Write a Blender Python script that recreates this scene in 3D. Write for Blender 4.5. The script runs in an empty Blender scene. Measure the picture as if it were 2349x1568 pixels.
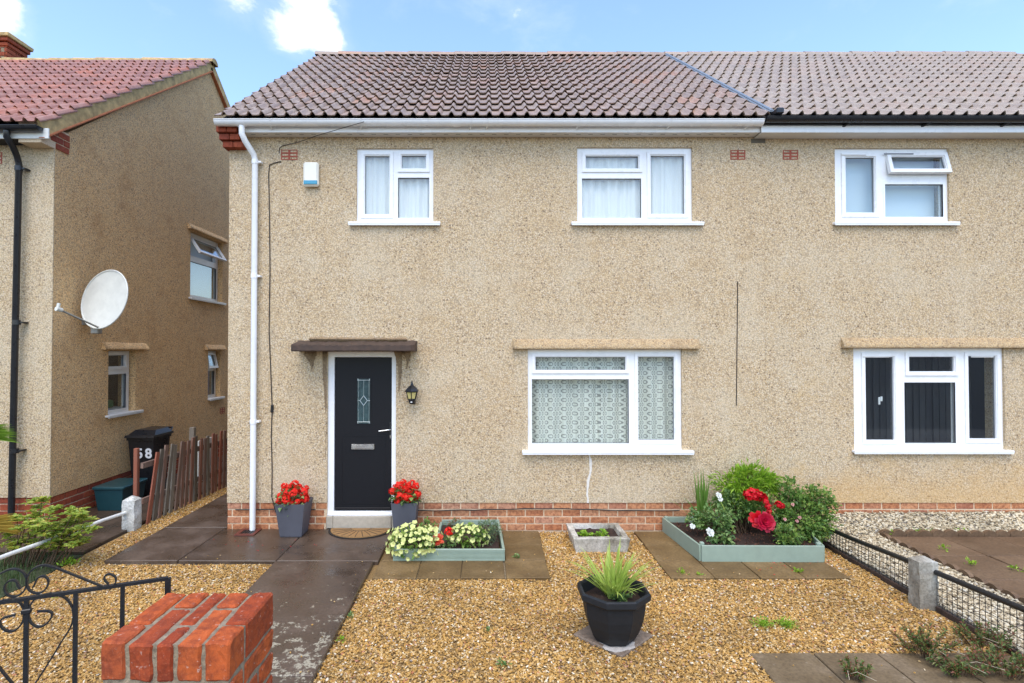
import bpy, bmesh, math, random
from mathutils import Vector, Matrix, Euler
from mathutils import noise as mnoise

RND = random.Random(11)
PI = math.pi
scene = bpy.context.scene
COL = scene.collection

# ------------------------------------------------------------------ camera
CAM = Vector((0.0, -7.0, 2.27))
FPX = 1280.0                      # focal length in units of a 2349 px wide picture
PITCH = math.atan(21.1 / FPX)
cam_d = bpy.data.cameras.new('camera')
cam_d.sensor_width = 36.0
cam_d.lens = 36.0 * FPX / 2349.0
cam_d.shift_x = 64.3 / 2349.0
cam_d.clip_start = 0.05
cam_d.clip_end = 2000.0
cam_o = bpy.data.objects.new('camera', cam_d)
COL.objects.link(cam_o)
cam_o.location = CAM
cam_o.rotation_euler = (PI / 2 + PITCH, 0, 0)
scene.camera = cam_o

# ------------------------------------------------------------------ sky, sun, exposure
SUN_EL, SUN_AZ = math.radians(62), math.radians(186)      # azimuth clockwise from +Y
EXPOSURE = 0.62
SKY_STRENGTH = 0.15
SUN_STRENGTH = 1.5
world = bpy.data.worlds.new('World')
scene.world = world
world.use_nodes = True


class NT:
    """small helper to write node trees"""
    def __init__(self, tree):
        self.t = tree

    def n(self, kind, props=None, **inp):
        nd = self.t.nodes.new(kind)
        for k, v in (props or {}).items():
            setattr(nd, k, v)
        for k, v in inp.items():
            self.set(nd, k, v)
        return nd

    def set(self, nd, key, v):
        if key.startswith('i') and key[1:].isdigit():
            s = nd.inputs[int(key[1:])]
        else:
            s = nd.inputs[key.replace('_', ' ')]
        if isinstance(v, bpy.types.NodeSocket):
            self.t.links.new(v, s)
        else:
            if hasattr(s, 'default_value') and not isinstance(v, (int, float)) and len(v) == 3 and s.type == 'RGBA':
                v = (*v, 1)
            s.default_value = v

    def math(self, op, a, b=0.0, clamp=False):
        return self.n('ShaderNodeMath', {'operation': op, 'use_clamp': clamp}, i0=a, i1=b).outputs[0]

    def vmath(self, op, a, b=(0, 0, 0), out=0):
        return self.n('ShaderNodeVectorMath', {'operation': op}, i0=a, i1=b).outputs[out]

    def ramp(self, fac, stops, interp='LINEAR'):
        nd = self.n('ShaderNodeValToRGB')
        cr = nd.color_ramp
        cr.interpolation = interp
        while len(cr.elements) < len(stops):
            cr.elements.new(0.5)
        for e, (p, c) in zip(cr.elements, stops):
            e.position = p
            e.color = (*c, 1) if len(c) == 3 else c
        self.t.links.new(fac, nd.inputs[0])
        return nd.outputs[0]

    def mix(self, fac, a, b, mode='MIX'):
        nd = self.n('ShaderNodeMix', {'data_type': 'RGBA', 'blend_type': mode, 'clamp_factor': True})
        self.set(nd, 'i0', fac)
        self.set(nd, 'i6', a)
        self.set(nd, 'i7', b)
        return nd.outputs[2]

    def maprange(self, v, a, b, c=0.0, d=1.0, smooth=True):
        return self.n('ShaderNodeMapRange', {'interpolation_type': 'SMOOTHSTEP' if smooth else 'LINEAR'},
                      i0=v, i1=a, i2=b, i3=c, i4=d).outputs[0]


w = NT(world.node_tree)
world.node_tree.nodes.clear()
sky = w.n('ShaderNodeTexSky', {'sky_type': 'NISHITA', 'sun_disc': False, 'sun_elevation': SUN_EL,
                               'sun_rotation': SUN_AZ, 'altitude': 50.0, 'air_density': 1.15,
                               'dust_density': 1.3, 'ozone_density': 2.2})
tc = w.n('ShaderNodeTexCoord')
dirv = w.vmath('NORMALIZE', tc.outputs['Generated'])
nz = w.n('ShaderNodeTexNoise', {'noise_dimensions': '3D'}, Vector=w.vmath('MULTIPLY', dirv, (1, 1, 1.7)), Scale=8.0, Detail=10.0,
         Roughness=0.6, Distortion=0.3).outputs['Fac']
nbig = w.n('ShaderNodeTexNoise', {'noise_dimensions': '3D'}, Vector=w.vmath('ADD', dirv, (3.1, 1.7, 0.4)), Scale=2.1, Detail=3.0).outputs['Fac']
field = w.math('ADD', w.math('MULTIPLY', nz, 0.55), w.math('MULTIPLY', nbig, 0.45))


def pix_dir(px, py):
    d = Vector(((px - 1110.0) / FPX, 1.0, 0)) + Vector((0, 0, (784 - py) / FPX))
    d = Matrix.Rotation(PITCH, 3, 'X') @ d
    return d.normalized()


# a few cumulus banks of this day's sky, by compass direction and elevation
bank = None
for px, py, rad, amp in ((712, 66, .085, .24), (548, -8, .075, .22), (-20, 10, .085, .24), (770, 112, .045, .14), (2460, 130, .09, .15),
                         (655, 80, .05, .10)):
    dd = w.vmath('DISTANCE', dirv, tuple(pix_dir(px, py)), out=1)
    b = w.math('MULTIPLY', w.maprange(dd, 0.0, rad, 1.0, 0.0), amp)
    bank = b if bank is None else w.math('ADD', bank, b)
cl = w.math('ADD', field, w.math('MINIMUM', bank, 0.33))
cmask = w.maprange(cl, 0.615, 0.745)
wisp = w.math('MULTIPLY', w.maprange(cl, 0.52, 0.68), 0.12)
cmask = w.math('MAXIMUM', cmask, wisp)
skycol = w.n('ShaderNodeHueSaturation', Hue=0.504, Saturation=1.06, Value=1.66, Color=sky.outputs[0]).outputs[0]
ccol = w.mix(cmask, skycol, w.mix(w.maprange(nz, .35, .7), (5.2, 5.5, 5.9), (6.6, 6.7, 6.8)))
bg = w.n('ShaderNodeBackground', Color=ccol, Strength=SKY_STRENGTH)
wo = w.n('ShaderNodeOutputWorld', Surface=bg.outputs[0])

sun_d = bpy.data.lights.new('sun', 'SUN')
sun_d.energy = SUN_STRENGTH
sun_d.angle = math.radians(50)
sun_d.color = (1.0, 0.925, 0.80)
sun_o = bpy.data.objects.new('sun', sun_d)
COL.objects.link(sun_o)
sdir = Vector((math.sin(SUN_AZ) * math.cos(SUN_EL), math.cos(SUN_AZ) * math.cos(SUN_EL), math.sin(SUN_EL)))
sun_o.rotation_euler = sdir.to_track_quat('Z', 'Y').to_euler()
sun_o.location = sdir * 30

vs = scene.view_settings
vs.view_transform = 'Standard'
vs.look = 'None'
vs.exposure = EXPOSURE
vs.gamma = 1.0
vs.use_curve_mapping = False
scene.cycles.max_bounces = 6
scene.cycles.diffuse_bounces = 3
scene.cycles.glossy_bounces = 3
scene.cycles.transparent_max_bounces = 16


# ------------------------------------------------------------------ helpers: where a point of the photo lies in the place
CP, SP = math.cos(PITCH), math.sin(PITCH)


def ray(px, py):
    a = (px - 1110.0) / FPX
    b = (784.0 - py) / FPX
    return Vector((a, CP - b * SP, SP + b * CP))


def at(px, py, y):                       # point on the upright plane Y = y
    d = ray(px, py)
    return CAM + d * ((y - CAM.y) / d.y)


def gr(px, py, z=0.0):                   # point on the level plane Z = z
    d = ray(px, py)
    return CAM + d * ((z - CAM.z) / d.z)


# ------------------------------------------------------------------ helpers: mesh
def _cb_topology():
    pts = []
    for sx in (0, 1):
        for sy in (0, 1):
            for sz in (0, 1):
                for ax in range(3):
                    p = [sx, sy, sz]
                    q = [0.1 if s == 0 else 0.9 for s in p]
                    q[ax] = p[ax]
                    pts.append(q)
    bm = bmesh.new()
    vs_ = [bm.verts.new(p) for p in pts]
    bm.verts.ensure_lookup_table()
    bmesh.ops.convex_hull(bm, input=vs_)
    bmesh.ops.dissolve_limit(bm, angle_limit=0.01, verts=bm.verts, edges=bm.edges)
    bm.verts.index_update()
    idx = {}
    for v in bm.verts:
        k = min(range(24), key=lambda i: (v.co - Vector(pts[i])).length)
        idx[v.index] = k
    bmesh.ops.recalc_face_normals(bm, faces=bm.faces)
    faces = [tuple(idx[v.index] for v in f.verts) for f in bm.faces]
    bm.free()
    return faces


CB = _cb_topology()


class MB:
    def __init__(self):
        self.V = []
        self.F = []
        self.S = []          # smooth flags

    def add(self, verts, faces, smooth=False):
        o = len(self.V)
        self.V += [Vector(v) for v in verts]
        self.F += [tuple(i + o for i in f) for f in faces]
        self.S += [smooth] * len(faces)
        return self

    def box(self, x0, x1, y0, y1, z0, z1, bev=0.0, jit=0.0):
        if x0 > x1: x0, x1 = x1, x0
        if y0 > y1: y0, y1 = y1, y0
        if z0 > z1: z0, z1 = z1, z0
        if bev <= 0:
            v = [(x0, y0, z0), (x1, y0, z0), (x1, y1, z0), (x0, y1, z0), (x0, y0, z1), (x1, y0, z1), (x1, y1, z1), (x0, y1, z1)]
            f = [(0, 3, 2, 1), (4, 5, 6, 7), (0, 1, 5, 4), (1, 2, 6, 5), (2, 3, 7, 6), (3, 0, 4, 7)]
            return self.add(v, f)
        lo, hi = (x0, y0, z0), (x1, y1, z1)
        v = []
        for sx in (0, 1):
            for sy in (0, 1):
                for sz in (0, 1):
                    j = [RND.uniform(-jit, jit) for _ in range(3)]
                    for ax in range(3):
                        p = []
                        for k, s in enumerate((sx, sy, sz)):
                            c = lo[k] if s == 0 else hi[k]
                            if k != ax:
                                c += bev if s == 0 else -bev
                            p.append(c + j[k])
                        v.append(p)
        return self.add(v, CB)

    def obox(self, c, size, rot, bev=0.0):       # box with centre, size and a rotation matrix / Euler
        o = len(self.V)
        sx, sy, sz = size
        self.box(-sx / 2, sx / 2, -sy / 2, sy / 2, -sz / 2, sz / 2, bev)
        if not isinstance(rot, Matrix):
            rot = Euler(rot).to_matrix()
        for i in range(o, len(self.V)):
            self.V[i] = rot @ self.V[i] + Vector(c)
        return self

    def tube(self, pts, r, n=8, caps=True, smooth=True, flat=None):
        pts = [Vector(p) for p in pts]
        m = len(pts)
        rr = r if isinstance(r, (list, tuple)) else [r] * m
        o = len(self.V)
        up = None
        for i, p in enumerate(pts):
            t = (pts[min(i + 1, m - 1)] - pts[max(i - 1, 0)])
            if t.length < 1e-9: t = Vector((0, 0, 1))
            t.normalize()
            if up is None:
                up = Vector((0, 0, 1)) if abs(t.z) < 0.9 else Vector((1, 0, 0))
            if flat is not None:
                a = Vector(flat[0])
                b = t.cross(a).normalized()
                hw, ht = flat[1], flat[2]
                self.V += [p + a * hw + b * ht, p - a * hw + b * ht, p - a * hw - b * ht, p + a * hw - b * ht]
                continue
            a = up - t * up.dot(t)
            if a.length < 1e-6: a = t.orthogonal()
            a.normalize()
            b = t.cross(a)
            up = a
            for k in range(n):
                an = 2 * PI * k / n
                self.V.append(p + (a * math.cos(an) + b * math.sin(an)) * rr[i])
        nn = 4 if flat is not None else n
        for i in range(m - 1):
            for k in range(nn):
                k2 = (k + 1) % nn
                self.F.append((o + i * nn + k, o + i * nn + k2, o + (i + 1) * nn + k2, o + (i + 1) * nn + k))
                self.S.append(smooth and flat is None)
        if caps:
            c0, c1 = self.V[o:o + nn], self.V[o + (m - 1) * nn:o + m * nn]
            self.add(c0, [tuple(reversed(range(nn)))])
            self.add(c1, [tuple(range(nn))])
        return self

    def prism(self, poly, z0, z1):               # poly: list of (x, y), counter-clockwise
        n = len(poly)
        v = [(x, y, z0) for x, y in poly] + [(x, y, z1) for x, y in poly]
        f = [tuple(reversed(range(n))), tuple(range(n, 2 * n))]
        f += [(i, (i + 1) % n, n + (i + 1) % n, n + i) for i in range(n)]
        return self.add(v, f)

    def lathe(self, prof, c=(0, 0, 0), n=20, smooth=True, phase=0.0, closed=False, sx=1.0, sy=1.0):
        o = len(self.V)
        for r, z in prof:
            for k in range(n):
                a = 2 * PI * (k + phase) / n
                self.V.append(Vector((c[0] + math.cos(a) * r * sx, c[1] + math.sin(a) * r * sy, c[2] + z)))
        for i in range(len(prof) - 1):
            for k in range(n):
                k2 = (k + 1) % n
                self.F.append((o + i * n + k, o + i * n + k2, o + (i + 1) * n + k2, o + (i + 1) * n + k))
                self.S.append(smooth)
        if closed:
            c0, c1 = self.V[o:o + n], self.V[o + (len(prof) - 1) * n:o + len(prof) * n]
            self.add(c0, [tuple(reversed(range(n)))])
            self.add(c1, [tuple(range(n))])
        return self

    def panel(self, u0, u1, w0, w1, holes, v0, v1, T=None):
        """upright sheet from depth v0 (outside) to v1 with rectangular openings; T maps (u, v, w) to the world"""
        us = sorted({u0, u1, *[h[0] for h in holes], *[h[1] for h in holes]})
        ws = sorted({w0, w1, *[h[2] for h in holes], *[h[3] for h in holes]})
        us = [u for u in us if u0 - 1e-9 <= u <= u1 + 1e-9]
        ws = [q for q in ws if w0 - 1e-9 <= q <= w1 + 1e-9]
        T = T or (lambda u, v, q: Vector((u, v, q)))

        def full(i, j):
            if i < 0 or j < 0 or i >= len(us) - 1 or j >= len(ws) - 1: return False
            cu, cw = (us[i] + us[i + 1]) / 2, (ws[j] + ws[j + 1]) / 2
            return not any(h[0] < cu < h[1] and h[2] < cw < h[3] for h in holes)
        for i in range(len(us) - 1):
            for j in range(len(ws) - 1):
                if not full(i, j): continue
                a, b, c, d = us[i], us[i + 1], ws[j], ws[j + 1]
                q = lambda *p: self.add([T(*k) for k in p], [(0, 1, 2, 3)])
                q((a, v0, c), (b, v0, c), (b, v0, d), (a, v0, d))
                q((b, v1, c), (a, v1, c), (a, v1, d), (b, v1, d))
                if not full(i - 1, j): q((a, v1, c), (a, v0, c), (a, v0, d), (a, v1, d))
                if not full(i + 1, j): q((b, v0, c), (b, v1, c), (b, v1, d), (b, v0, d))
                if not full(i, j - 1): q((a, v1, c), (b, v1, c), (b, v0, c), (a, v0, c))
                if not full(i, j + 1): q((a, v0, d), (b, v0, d), (b, v1, d), (a, v1, d))
        return self

    def tbox(self, T, u0, u1, v0, v1, w0, w1, bev=0.0):
        o = len(self.V)
        self.box(u0, u1, v0, v1, w0, w1, bev)
        for i in range(o, len(self.V)):
            self.V[i] = T(*self.V[i])
        return self

    def mesh(self, name, mat, org=None):
        me = bpy.data.meshes.new(name)
        o = org or Vector((0, 0, 0))
        me.from_pydata([tuple(v - o) for v in self.V], [], self.F)
        me.polygons.foreach_set('use_smooth', self.S)
        if mat: me.materials.append(mat)
        me.update()
        return me


def org_of(o):
    v = Vector((0, 0, 0))
    while o is not None:
        v = v + o.location
        o = o.parent
    return v


def put(name, mb, mat, parent=None, org=None, kind=None, label=None):
    """link a mesh as one object; vertices are given in world coordinates"""
    base = org_of(parent)
    if parent is None:
        org = Vector(org or (0, 0, 0))
    else:
        org = Vector(org) if org is not None else base
    o = bpy.data.objects.new(name, mb.mesh(name, mat, org))
    o.location = org - base
    o.parent = parent
    COL.objects.link(o)
    if kind: o['kind'] = kind
    if label: o['label'] = label
    return o


def inst(name, me, parent, loc, rot=(0, 0, 0), scale=(1, 1, 1)):
    """one more piece that shares its mesh with its fellows; loc in world coordinates"""
    o = bpy.data.objects.new(name, me)
    o.parent = parent
    o.location = Vector(loc) - org_of(parent)
    o.rotation_euler = rot
    o.scale = scale
    COL.objects.link(o)
    return o


def tag(o, label, cat, group=None):
    o['label'] = label
    o['category'] = cat
    if group: o['group'] = group
    return o


def thing(name, label, cat, loc=(0, 0, 0), group=None):
    o = bpy.data.objects.new(name, None)
    o.empty_display_size = 0.1
    o.location = loc
    COL.objects.link(o)
    return tag(o, label, cat, group)


def struct(name, mb, mat, kind='structure'):
    return put(name, mb, mat, kind=kind)


TF = lambda u, v, q: Vector((u, v, q))                    # walls that face the street


def TFy(y0):
    return lambda u, v, q: Vector((u, y0 + v, q))


def TSx(x0):                                              # walls that face +X
    return lambda u, v, q: Vector((x0 - v, u, q))


# ------------------------------------------------------------------ materials
def new_mat(name):
    m = bpy.data.materials.new(name)
    m.use_nodes = True
    m.node_tree.nodes.clear()
    t = NT(m.node_tree)
    out = t.n('ShaderNodeOutputMaterial')
    return m, t, out


def principled(t, out, **kw):
    b = t.n('ShaderNodeBsdfPrincipled', **kw)
    t.t.links.new(b.outputs[0], out.inputs[0])
    return b


def simple(name, col, rough=0.5, metal=0.0, var=0.08, scale=14.0, bump=0.0, spec=0.5, coat=0.0, rand=0.0):
    m, t, out = new_mat(name)
    pos = t.n('ShaderNodeNewGeometry').outputs['Position']
    nf = t.n('ShaderNodeTexNoise', Vector=pos, Scale=scale, Detail=5.0, Roughness=0.6).outputs['Fac']
    f = t.maprange(nf, 0.25, 0.75, 1 - var, 1 + var, False)
    if rand:
        rn = t.n('ShaderNodeObjectInfo').outputs['Random']
        f = t.math('MULTIPLY', f, t.maprange(rn, 0, 1, 1 - rand, 1 + rand, False))
    c = t.vmath('SCALE', col)
    c.node.inputs['Scale'].default_value = 1
    t.t.links.new(f, c.node.inputs['Scale'])
    kw = dict(Base_Color=c, Roughness=t.maprange(nf, 0.2, 0.8, max(rough - .07, .02), min(rough + .07, 1), False), Metallic=metal)
    b = principled(t, out, **kw)
    b.inputs['Specular IOR Level'].default_value = spec
    b.inputs['Coat Weight'].default_value = coat
    if bump:
        bn = t.n('ShaderNodeBump', Height=nf, Strength=bump, Distance=0.01).outputs[0]
        t.t.links.new(bn, b.inputs['Normal'])
    return m


def pebbledash(name, cols, dark=1.0, stain=(0.46, 0.31, 0.16), stain_amt=0.4, grey=0.35, damp=0.0):
    m, t, out = new_mat(name)
    pos = t.n('ShaderNodeNewGeometry').outputs['Position']
    v1 = t.n('ShaderNodeTexVoronoi', {'feature': 'F1'}, Vector=pos, Scale=105.0, Randomness=1.0)
    v2 = t.n('ShaderNodeTexVoronoi', {'feature': 'F1'}, Vector=pos, Scale=62.0, Randomness=1.0)
    h1 = t.n('ShaderNodeSeparateColor', Color=v1.outputs['Color']).outputs[0]
    h2 = t.n('ShaderNodeSeparateColor', Color=v2.outputs['Color']).outputs[1]
    c1 = t.ramp(h1, cols)
    c2 = t.ramp(h2, cols)
    v3 = t.n('ShaderNodeTexVoronoi', {'feature': 'F1'}, Vector=pos, Scale=19.0, Randomness=1.0)
    h3 = t.n('ShaderNodeSeparateColor', Color=v3.outputs['Color']).outputs[0]
    c = t.mix(t.maprange(h3, 0.0, 1.0, 0.0, 0.28, False), t.mix(0.45, c1, c2), (0.62, 0.45, 0.24))
    # joints between the stones
    gap = t.maprange(v2.outputs['Distance'], 0.40, 0.72, 0.0, 1.0)
    c = t.mix(t.math('MULTIPLY', gap, 0.55), c, (0.22, 0.155, 0.10), 'MIX')
    spk = t.n('ShaderNodeTexVoronoi', {'feature': 'F1'}, Vector=pos, Scale=33.0, Randomness=1.0)
    sp = t.n('ShaderNodeSeparateColor', Color=spk.outputs['Color']).outputs[2]
    spm = t.math('MULTIPLY', t.maprange(sp, 0.84, 0.88), t.maprange(spk.outputs['Distance'], .28, .42, 1, 0))
    c = t.mix(t.math('MULTIPLY', spm, 0.75), c, (0.13, 0.085, 0.05))
    # broad weathering: washed-out grey patches and warm brown ones
    n1 = t.n('ShaderNodeTexNoise', Vector=pos, Scale=1.1, Detail=6.0, Roughness=0.65).outputs['Fac']
    n2 = t.n('ShaderNodeTexNoise', Vector=t.vmath('ADD', pos, (7, 3, 5)), Scale=2.3, Detail=7.0, Roughness=0.7).outputs['Fac']
    c = t.mix(t.math('MULTIPLY', t.maprange(n1, 0.44, 0.66), grey), c, (0.62, 0.53, 0.385))
    c = t.mix(t.math('MULTIPLY', t.maprange(n2, 0.50, 0.74), stain_amt), c, stain)
    # rain runs: thin upright streaks of dirt
    sv = t.vmath('MULTIPLY', pos, (5.0, 5.0, 0.35))
    n4 = t.n('ShaderNodeTexNoise', Vector=sv, Scale=1.4, Detail=6.0, Roughness=0.7).outputs['Fac']
    c = t.mix(t.math('MULTIPLY', t.maprange(n4, 0.53, 0.75), 0.30), c, (0.34, 0.245, 0.15))
    if damp:
        # rusty tide mark low on the wall
        zz = t.n('ShaderNodeSeparateXYZ', Vector=pos).outputs[2]
        edge = t.math('ADD', zz, t.math('MULTIPLY', n2, -0.9))
        c = t.mix(t.math('MULTIPLY', t.maprange(edge, 0.0, 0.45, 1.0, 0.0), damp), c, (0.60, 0.36, 0.13))
    c = t.mix(1.0, c, (dark, dark, dark), 'MULTIPLY')
    b = principled(t, out, Base_Color=c, Roughness=0.8)
    b.inputs['Specular IOR Level'].default_value = 0.3
    hh = t.math('ADD', t.math('MULTIPLY', v1.outputs['Distance'], -0.6), t.math('MULTIPLY', v2.outputs['Distance'], -1.0))
    bn = t.n('ShaderNodeBump', Height=hh, Strength=0.6, Distance=0.006).outputs[0]
    t.t.links.new(bn, b.inputs['Normal'])
    return m


PEB = [(0.0, (0.27, 0.175, 0.09)), (0.13, (0.50, 0.338, 0.175)), (0.36, (0.62, 0.45, 0.25)), (0.62, (0.67, 0.525, 0.33)),
       (0.84, (0.715, 0.60, 0.43)), (1.0, (0.60, 0.525, 0.42))]
M = {}
M['dash'] = pebbledash('pebbledash', PEB, 1.0)
M['dash_right'] = pebbledash('pebbledash_right', PEB, 0.99, (0.58, 0.40, 0.19), 0.4, 0.28, 0.42)
M['dash_left_shaded'] = pebbledash('pebbledash_brown_shaded', [(p, (c[0] * 1.16, c[1] * .94, c[2] * .68)) for p, c in PEB], 1.0,
                            (0.38, 0.205, 0.08), 0.55, 0.05)  # wet brown gable wall, with some of its shade mixed into the colour
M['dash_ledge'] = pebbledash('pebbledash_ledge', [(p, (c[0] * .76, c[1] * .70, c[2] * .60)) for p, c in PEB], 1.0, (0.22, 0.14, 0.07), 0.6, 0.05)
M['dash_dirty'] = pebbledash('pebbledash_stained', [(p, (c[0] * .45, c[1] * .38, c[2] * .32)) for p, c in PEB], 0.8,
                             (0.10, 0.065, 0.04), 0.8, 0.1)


def brickmat(name, stops, speck=0.25, rough=0.75, scale=1.0):
    m, t, out = new_mat(name)
    pos = t.n('ShaderNodeNewGeometry').outputs['Position']
    rn = t.n('ShaderNodeObjectInfo').outputs['Random']
    c = t.ramp(rn, stops)
    n1 = t.n('ShaderNodeTexNoise', Vector=pos, Scale=28.0 * scale, Detail=7.0, Roughness=0.7).outputs['Fac']
    n2 = t.n('ShaderNodeTexNoise', Vector=pos, Scale=170.0, Detail=2.0).outputs['Fac']
    n3 = t.n('ShaderNodeTexNoise', Vector=t.vmath('ADD', pos, (3, 9, 1)), Scale=55.0 * scale, Detail=4.0, Roughness=.6).outputs['Fac']
    c = t.mix(t.maprange(n1, 0.38, 0.66, 0.0, 0.62), c, (0.13, 0.026, 0.014))
    c = t.mix(t.math('MULTIPLY', t.maprange(n2, 0.55, 0.75), 0.25), c, (0.55, 0.2, 0.09))
    c = t.mix(t.math('MULTIPLY', t.maprange(n3, 0.62, 0.72), speck), c, (0.60, 0.45, 0.36))
    b = principled(t, out, Base_Color=c, Roughness=rough)
    b.inputs['Specular IOR Level'].default_value = 0.22
    bn = t.n('ShaderNodeBump', Height=n1, Strength=0.6, Distance=0.006).outputs[0]
    t.t.links.new(bn, b.inputs['Normal'])
    return m


M['brick'] = brickmat('plinth_brick', [(0, (0.48, 0.19, 0.085)), (0.3, (0.56, 0.245, 0.11)), (0.6, (0.60, 0.295, 0.15)), (0.85, (0.42, 0.165, 0.09)), (1, (0.60, 0.33, 0.20))], 0.2)
M['brick_red'] = brickmat('red_brick', [(0, (0.30, 0.062, 0.028)), (0.5, (0.37, 0.082, 0.035)), (1, (0.26, 0.055, 0.03))], 0.06)
M['brick_pier'] = brickmat('pier_brick', [(0, (0.42, 0.075, 0.016)), (0.35, (0.50, 0.105, 0.025)), (0.65, (0.30, 0.045, 0.013)), (0.85, (0.38, 0.075, 0.022)), (1, (0.46, 0.12, 0.038))], 0.6, 0.75, 1.0)
M['mortar'] = simple('mortar', (0.66, 0.50, 0.33), 0.9, var=0.25, scale=60, bump=0.5)
M['mortar_grey'] = simple('mortar_weathered', (0.25, 0.195, 0.125), 0.9, var=0.5, scale=45, bump=1.0)


def tilemat(name, stops, worn=(0.5, 0.42, 0.38), worn_amt=.3, rough=0.42):
    m, t, out = new_mat(name)
    pos = t.n('ShaderNodeNewGeometry').outputs['Position']
    rn = t.n('ShaderNodeObjectInfo').outputs['Random']
    rn2 = t.n('ShaderNodeNewGeometry').outputs['Random Per Island']
    c = t.ramp(t.math('FRACT', t.math('ADD', rn, rn2)), stops)
    n1 = t.n('ShaderNodeTexNoise', Vector=pos, Scale=7.0, Detail=6.0, Roughness=0.7).outputs['Fac']
    n2 = t.n('ShaderNodeTexNoise', Vector=pos, Scale=60.0, Detail=4.0).outputs['Fac']
    c = t.mix(t.math('MULTIPLY', t.maprange(n1, 0.42, 0.7), worn_amt), c, worn)
    c = t.mix(t.math('MULTIPLY', t.maprange(n2, 0.5, 0.75), 0.35), c, (0.05, 0.035, 0.03))
    b = principled(t, out, Base_Color=c, Roughness=t.maprange(n1, 0.3, 0.7, rough - .1, rough + .12, False))
    b.inputs['Specular IOR Level'].default_value = 0.42
    bn = t.n('ShaderNodeBump', Height=n2, Strength=0.25, Distance=0.004).outputs[0]
    t.t.links.new(bn, b.inputs['Normal'])
    return m


M['tile'] = tilemat('brown_tile', [(0, (0.27, 0.195, 0.15)), (0.45, (0.31, 0.232, 0.182)), (0.85, (0.325, 0.22, 0.165)), (1, (0.39, 0.22, 0.14))], (0.45, 0.375, 0.31), .5, 0.46)
M['tile_right'] = tilemat('grey_brown_tile', [(0, (0.33, 0.26, 0.205)), (0.5, (0.38, 0.305, 0.24)), (1, (0.39, 0.29, 0.22))], (0.46, 0.40, 0.325), .5)
M['tile_red'] = tilemat('red_tile', [(0, (0.30, 0.135, 0.095)), (0.5, (0.37, 0.175, 0.128)), (0.9, (0.41, 0.165, 0.105)), (1, (0.46, 0.16, 0.085))], (0.46, 0.30, 0.25), .45)
M['moss'] = simple('mossy_mortar', (0.46, 0.32, 0.14), 0.9, var=0.5, scale=9, bump=0.6)
M['terracotta'] = simple('terracotta_edge', (0.40, 0.13, 0.05), 0.8, var=0.3, scale=12)
M['dark_deck'] = simple('roof_underlay', (0.03, 0.025, 0.022), 0.9)
M['lead'] = simple('lead_grey', (0.21, 0.24, 0.27), 0.45, 0.3)
M['upvc'] = simple('white_upvc', (0.86, 0.86, 0.85), 0.28, var=0.025, scale=5)
M['upvc_dull'] = simple('white_upvc_weathered', (0.68, 0.66, 0.62), 0.4, var=0.07, scale=8)
M['seal'] = simple('grey_seal', (0.20, 0.21, 0.22), 0.6)
M['paint_white'] = simple('white_paint', (0.74, 0.73, 0.68), 0.45, var=0.08, scale=20)
M['black_plastic'] = simple('black_plastic', (0.012, 0.012, 0.014), 0.30, var=0.15)
M['black_iron'] = simple('black_iron', (0.012, 0.012, 0.013), 0.38, var=0.3, scale=60, bump=0.15)
M['cable'] = simple('black_cable', (0.02, 0.016, 0.014), 0.6)
M['door'] = simple('charcoal_door', (0.008, 0.008, 0.010), 0.45, var=0.12, scale=40, spec=0.25)
M['chrome'] = simple('satin_chrome', (0.72, 0.73, 0.72), 0.22, 1.0)
M['lead_came'] = simple('silver_came', (0.62, 0.68, 0.66), 0.3, 0.7)
M['stone_sill'] = simple('concrete_step', (0.42, 0.37, 0.29), 0.85, var=0.15, scale=22, bump=0.4)
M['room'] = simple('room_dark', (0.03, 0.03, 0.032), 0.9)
M['blind'] = simple('grey_blind', (0.020, 0.021, 0.022), 0.8, rand=0.25)
M['blind_pale'] = simple('pale_blind', (0.60, 0.70, 0.76), 0.7, var=0.03, scale=3)
M['ring_white'] = simple('number_white', (0.8, 0.8, 0.8), 0.5)
M['sage'] = simple('sage_paint', (0.268, 0.335, 0.258), 0.55, var=0.09, scale=9, bump=0.2)
M['slate_pot'] = simple('slate_grey_pot', (0.085, 0.085, 0.10), 0.55, var=0.12, scale=6)
M['soil'] = simple('dark_soil', (0.035, 0.017, 0.010), 0.95, var=0.6, scale=45, bump=1.0)
M['bark_chip'] = simple('bark_chip', (0.13, 0.05, 0.025), 0.8, var=0.5, scale=90)
M['teal'] = simple('teal_plastic', (0.008, 0.048, 0.058), 0.4, var=0.1)
M['stem'] = simple('brown_stem', (0.10, 0.06, 0.03), 0.8)
M['dry_stem'] = simple('dry_grass_stem', (0.55, 0.46, 0.32), 0.8)
M['green_stem'] = simple('green_stem', (0.10, 0.17, 0.04), 0.6)
M['gully_clay'] = simple('red_clay', (0.12, 0.03, 0.018), 0.6, var=0.3, scale=30)
M['air_brick'] = simple('air_brick_clay', (0.34, 0.075, 0.04), 0.75, var=0.15, scale=30)
M['hole'] = simple('dark_hole', (0.012, 0.008, 0.007), 0.9)
M['alarm_white'] = simple('alarm_cream', (0.82, 0.79, 0.68), 0.35, var=0.03)
M['alarm_blue'] = simple('alarm_blue', (0.06, 0.30, 0.44), 0.3)
M['amber'] = simple('amber_glass', (0.62, 0.52, 0.20), 0.25, var=0.08, scale=40)
M['canopy'] = simple('mossy_wet_concrete', (0.058, 0.034, 0.022), 0.75, var=0.5, scale=11, bump=0.6)
M['dish'] = simple('dish_cream', (0.62, 0.61, 0.54), 0.5, var=0.12, scale=6)
M['metal_grey'] = simple('galvanised', (0.32, 0.31, 0.28), 0.5, 0.5)
M['filler'] = simple('white_filler', (0.72, 0.67, 0.60), 0.9, var=0.12, scale=50, bump=0.5)
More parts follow.
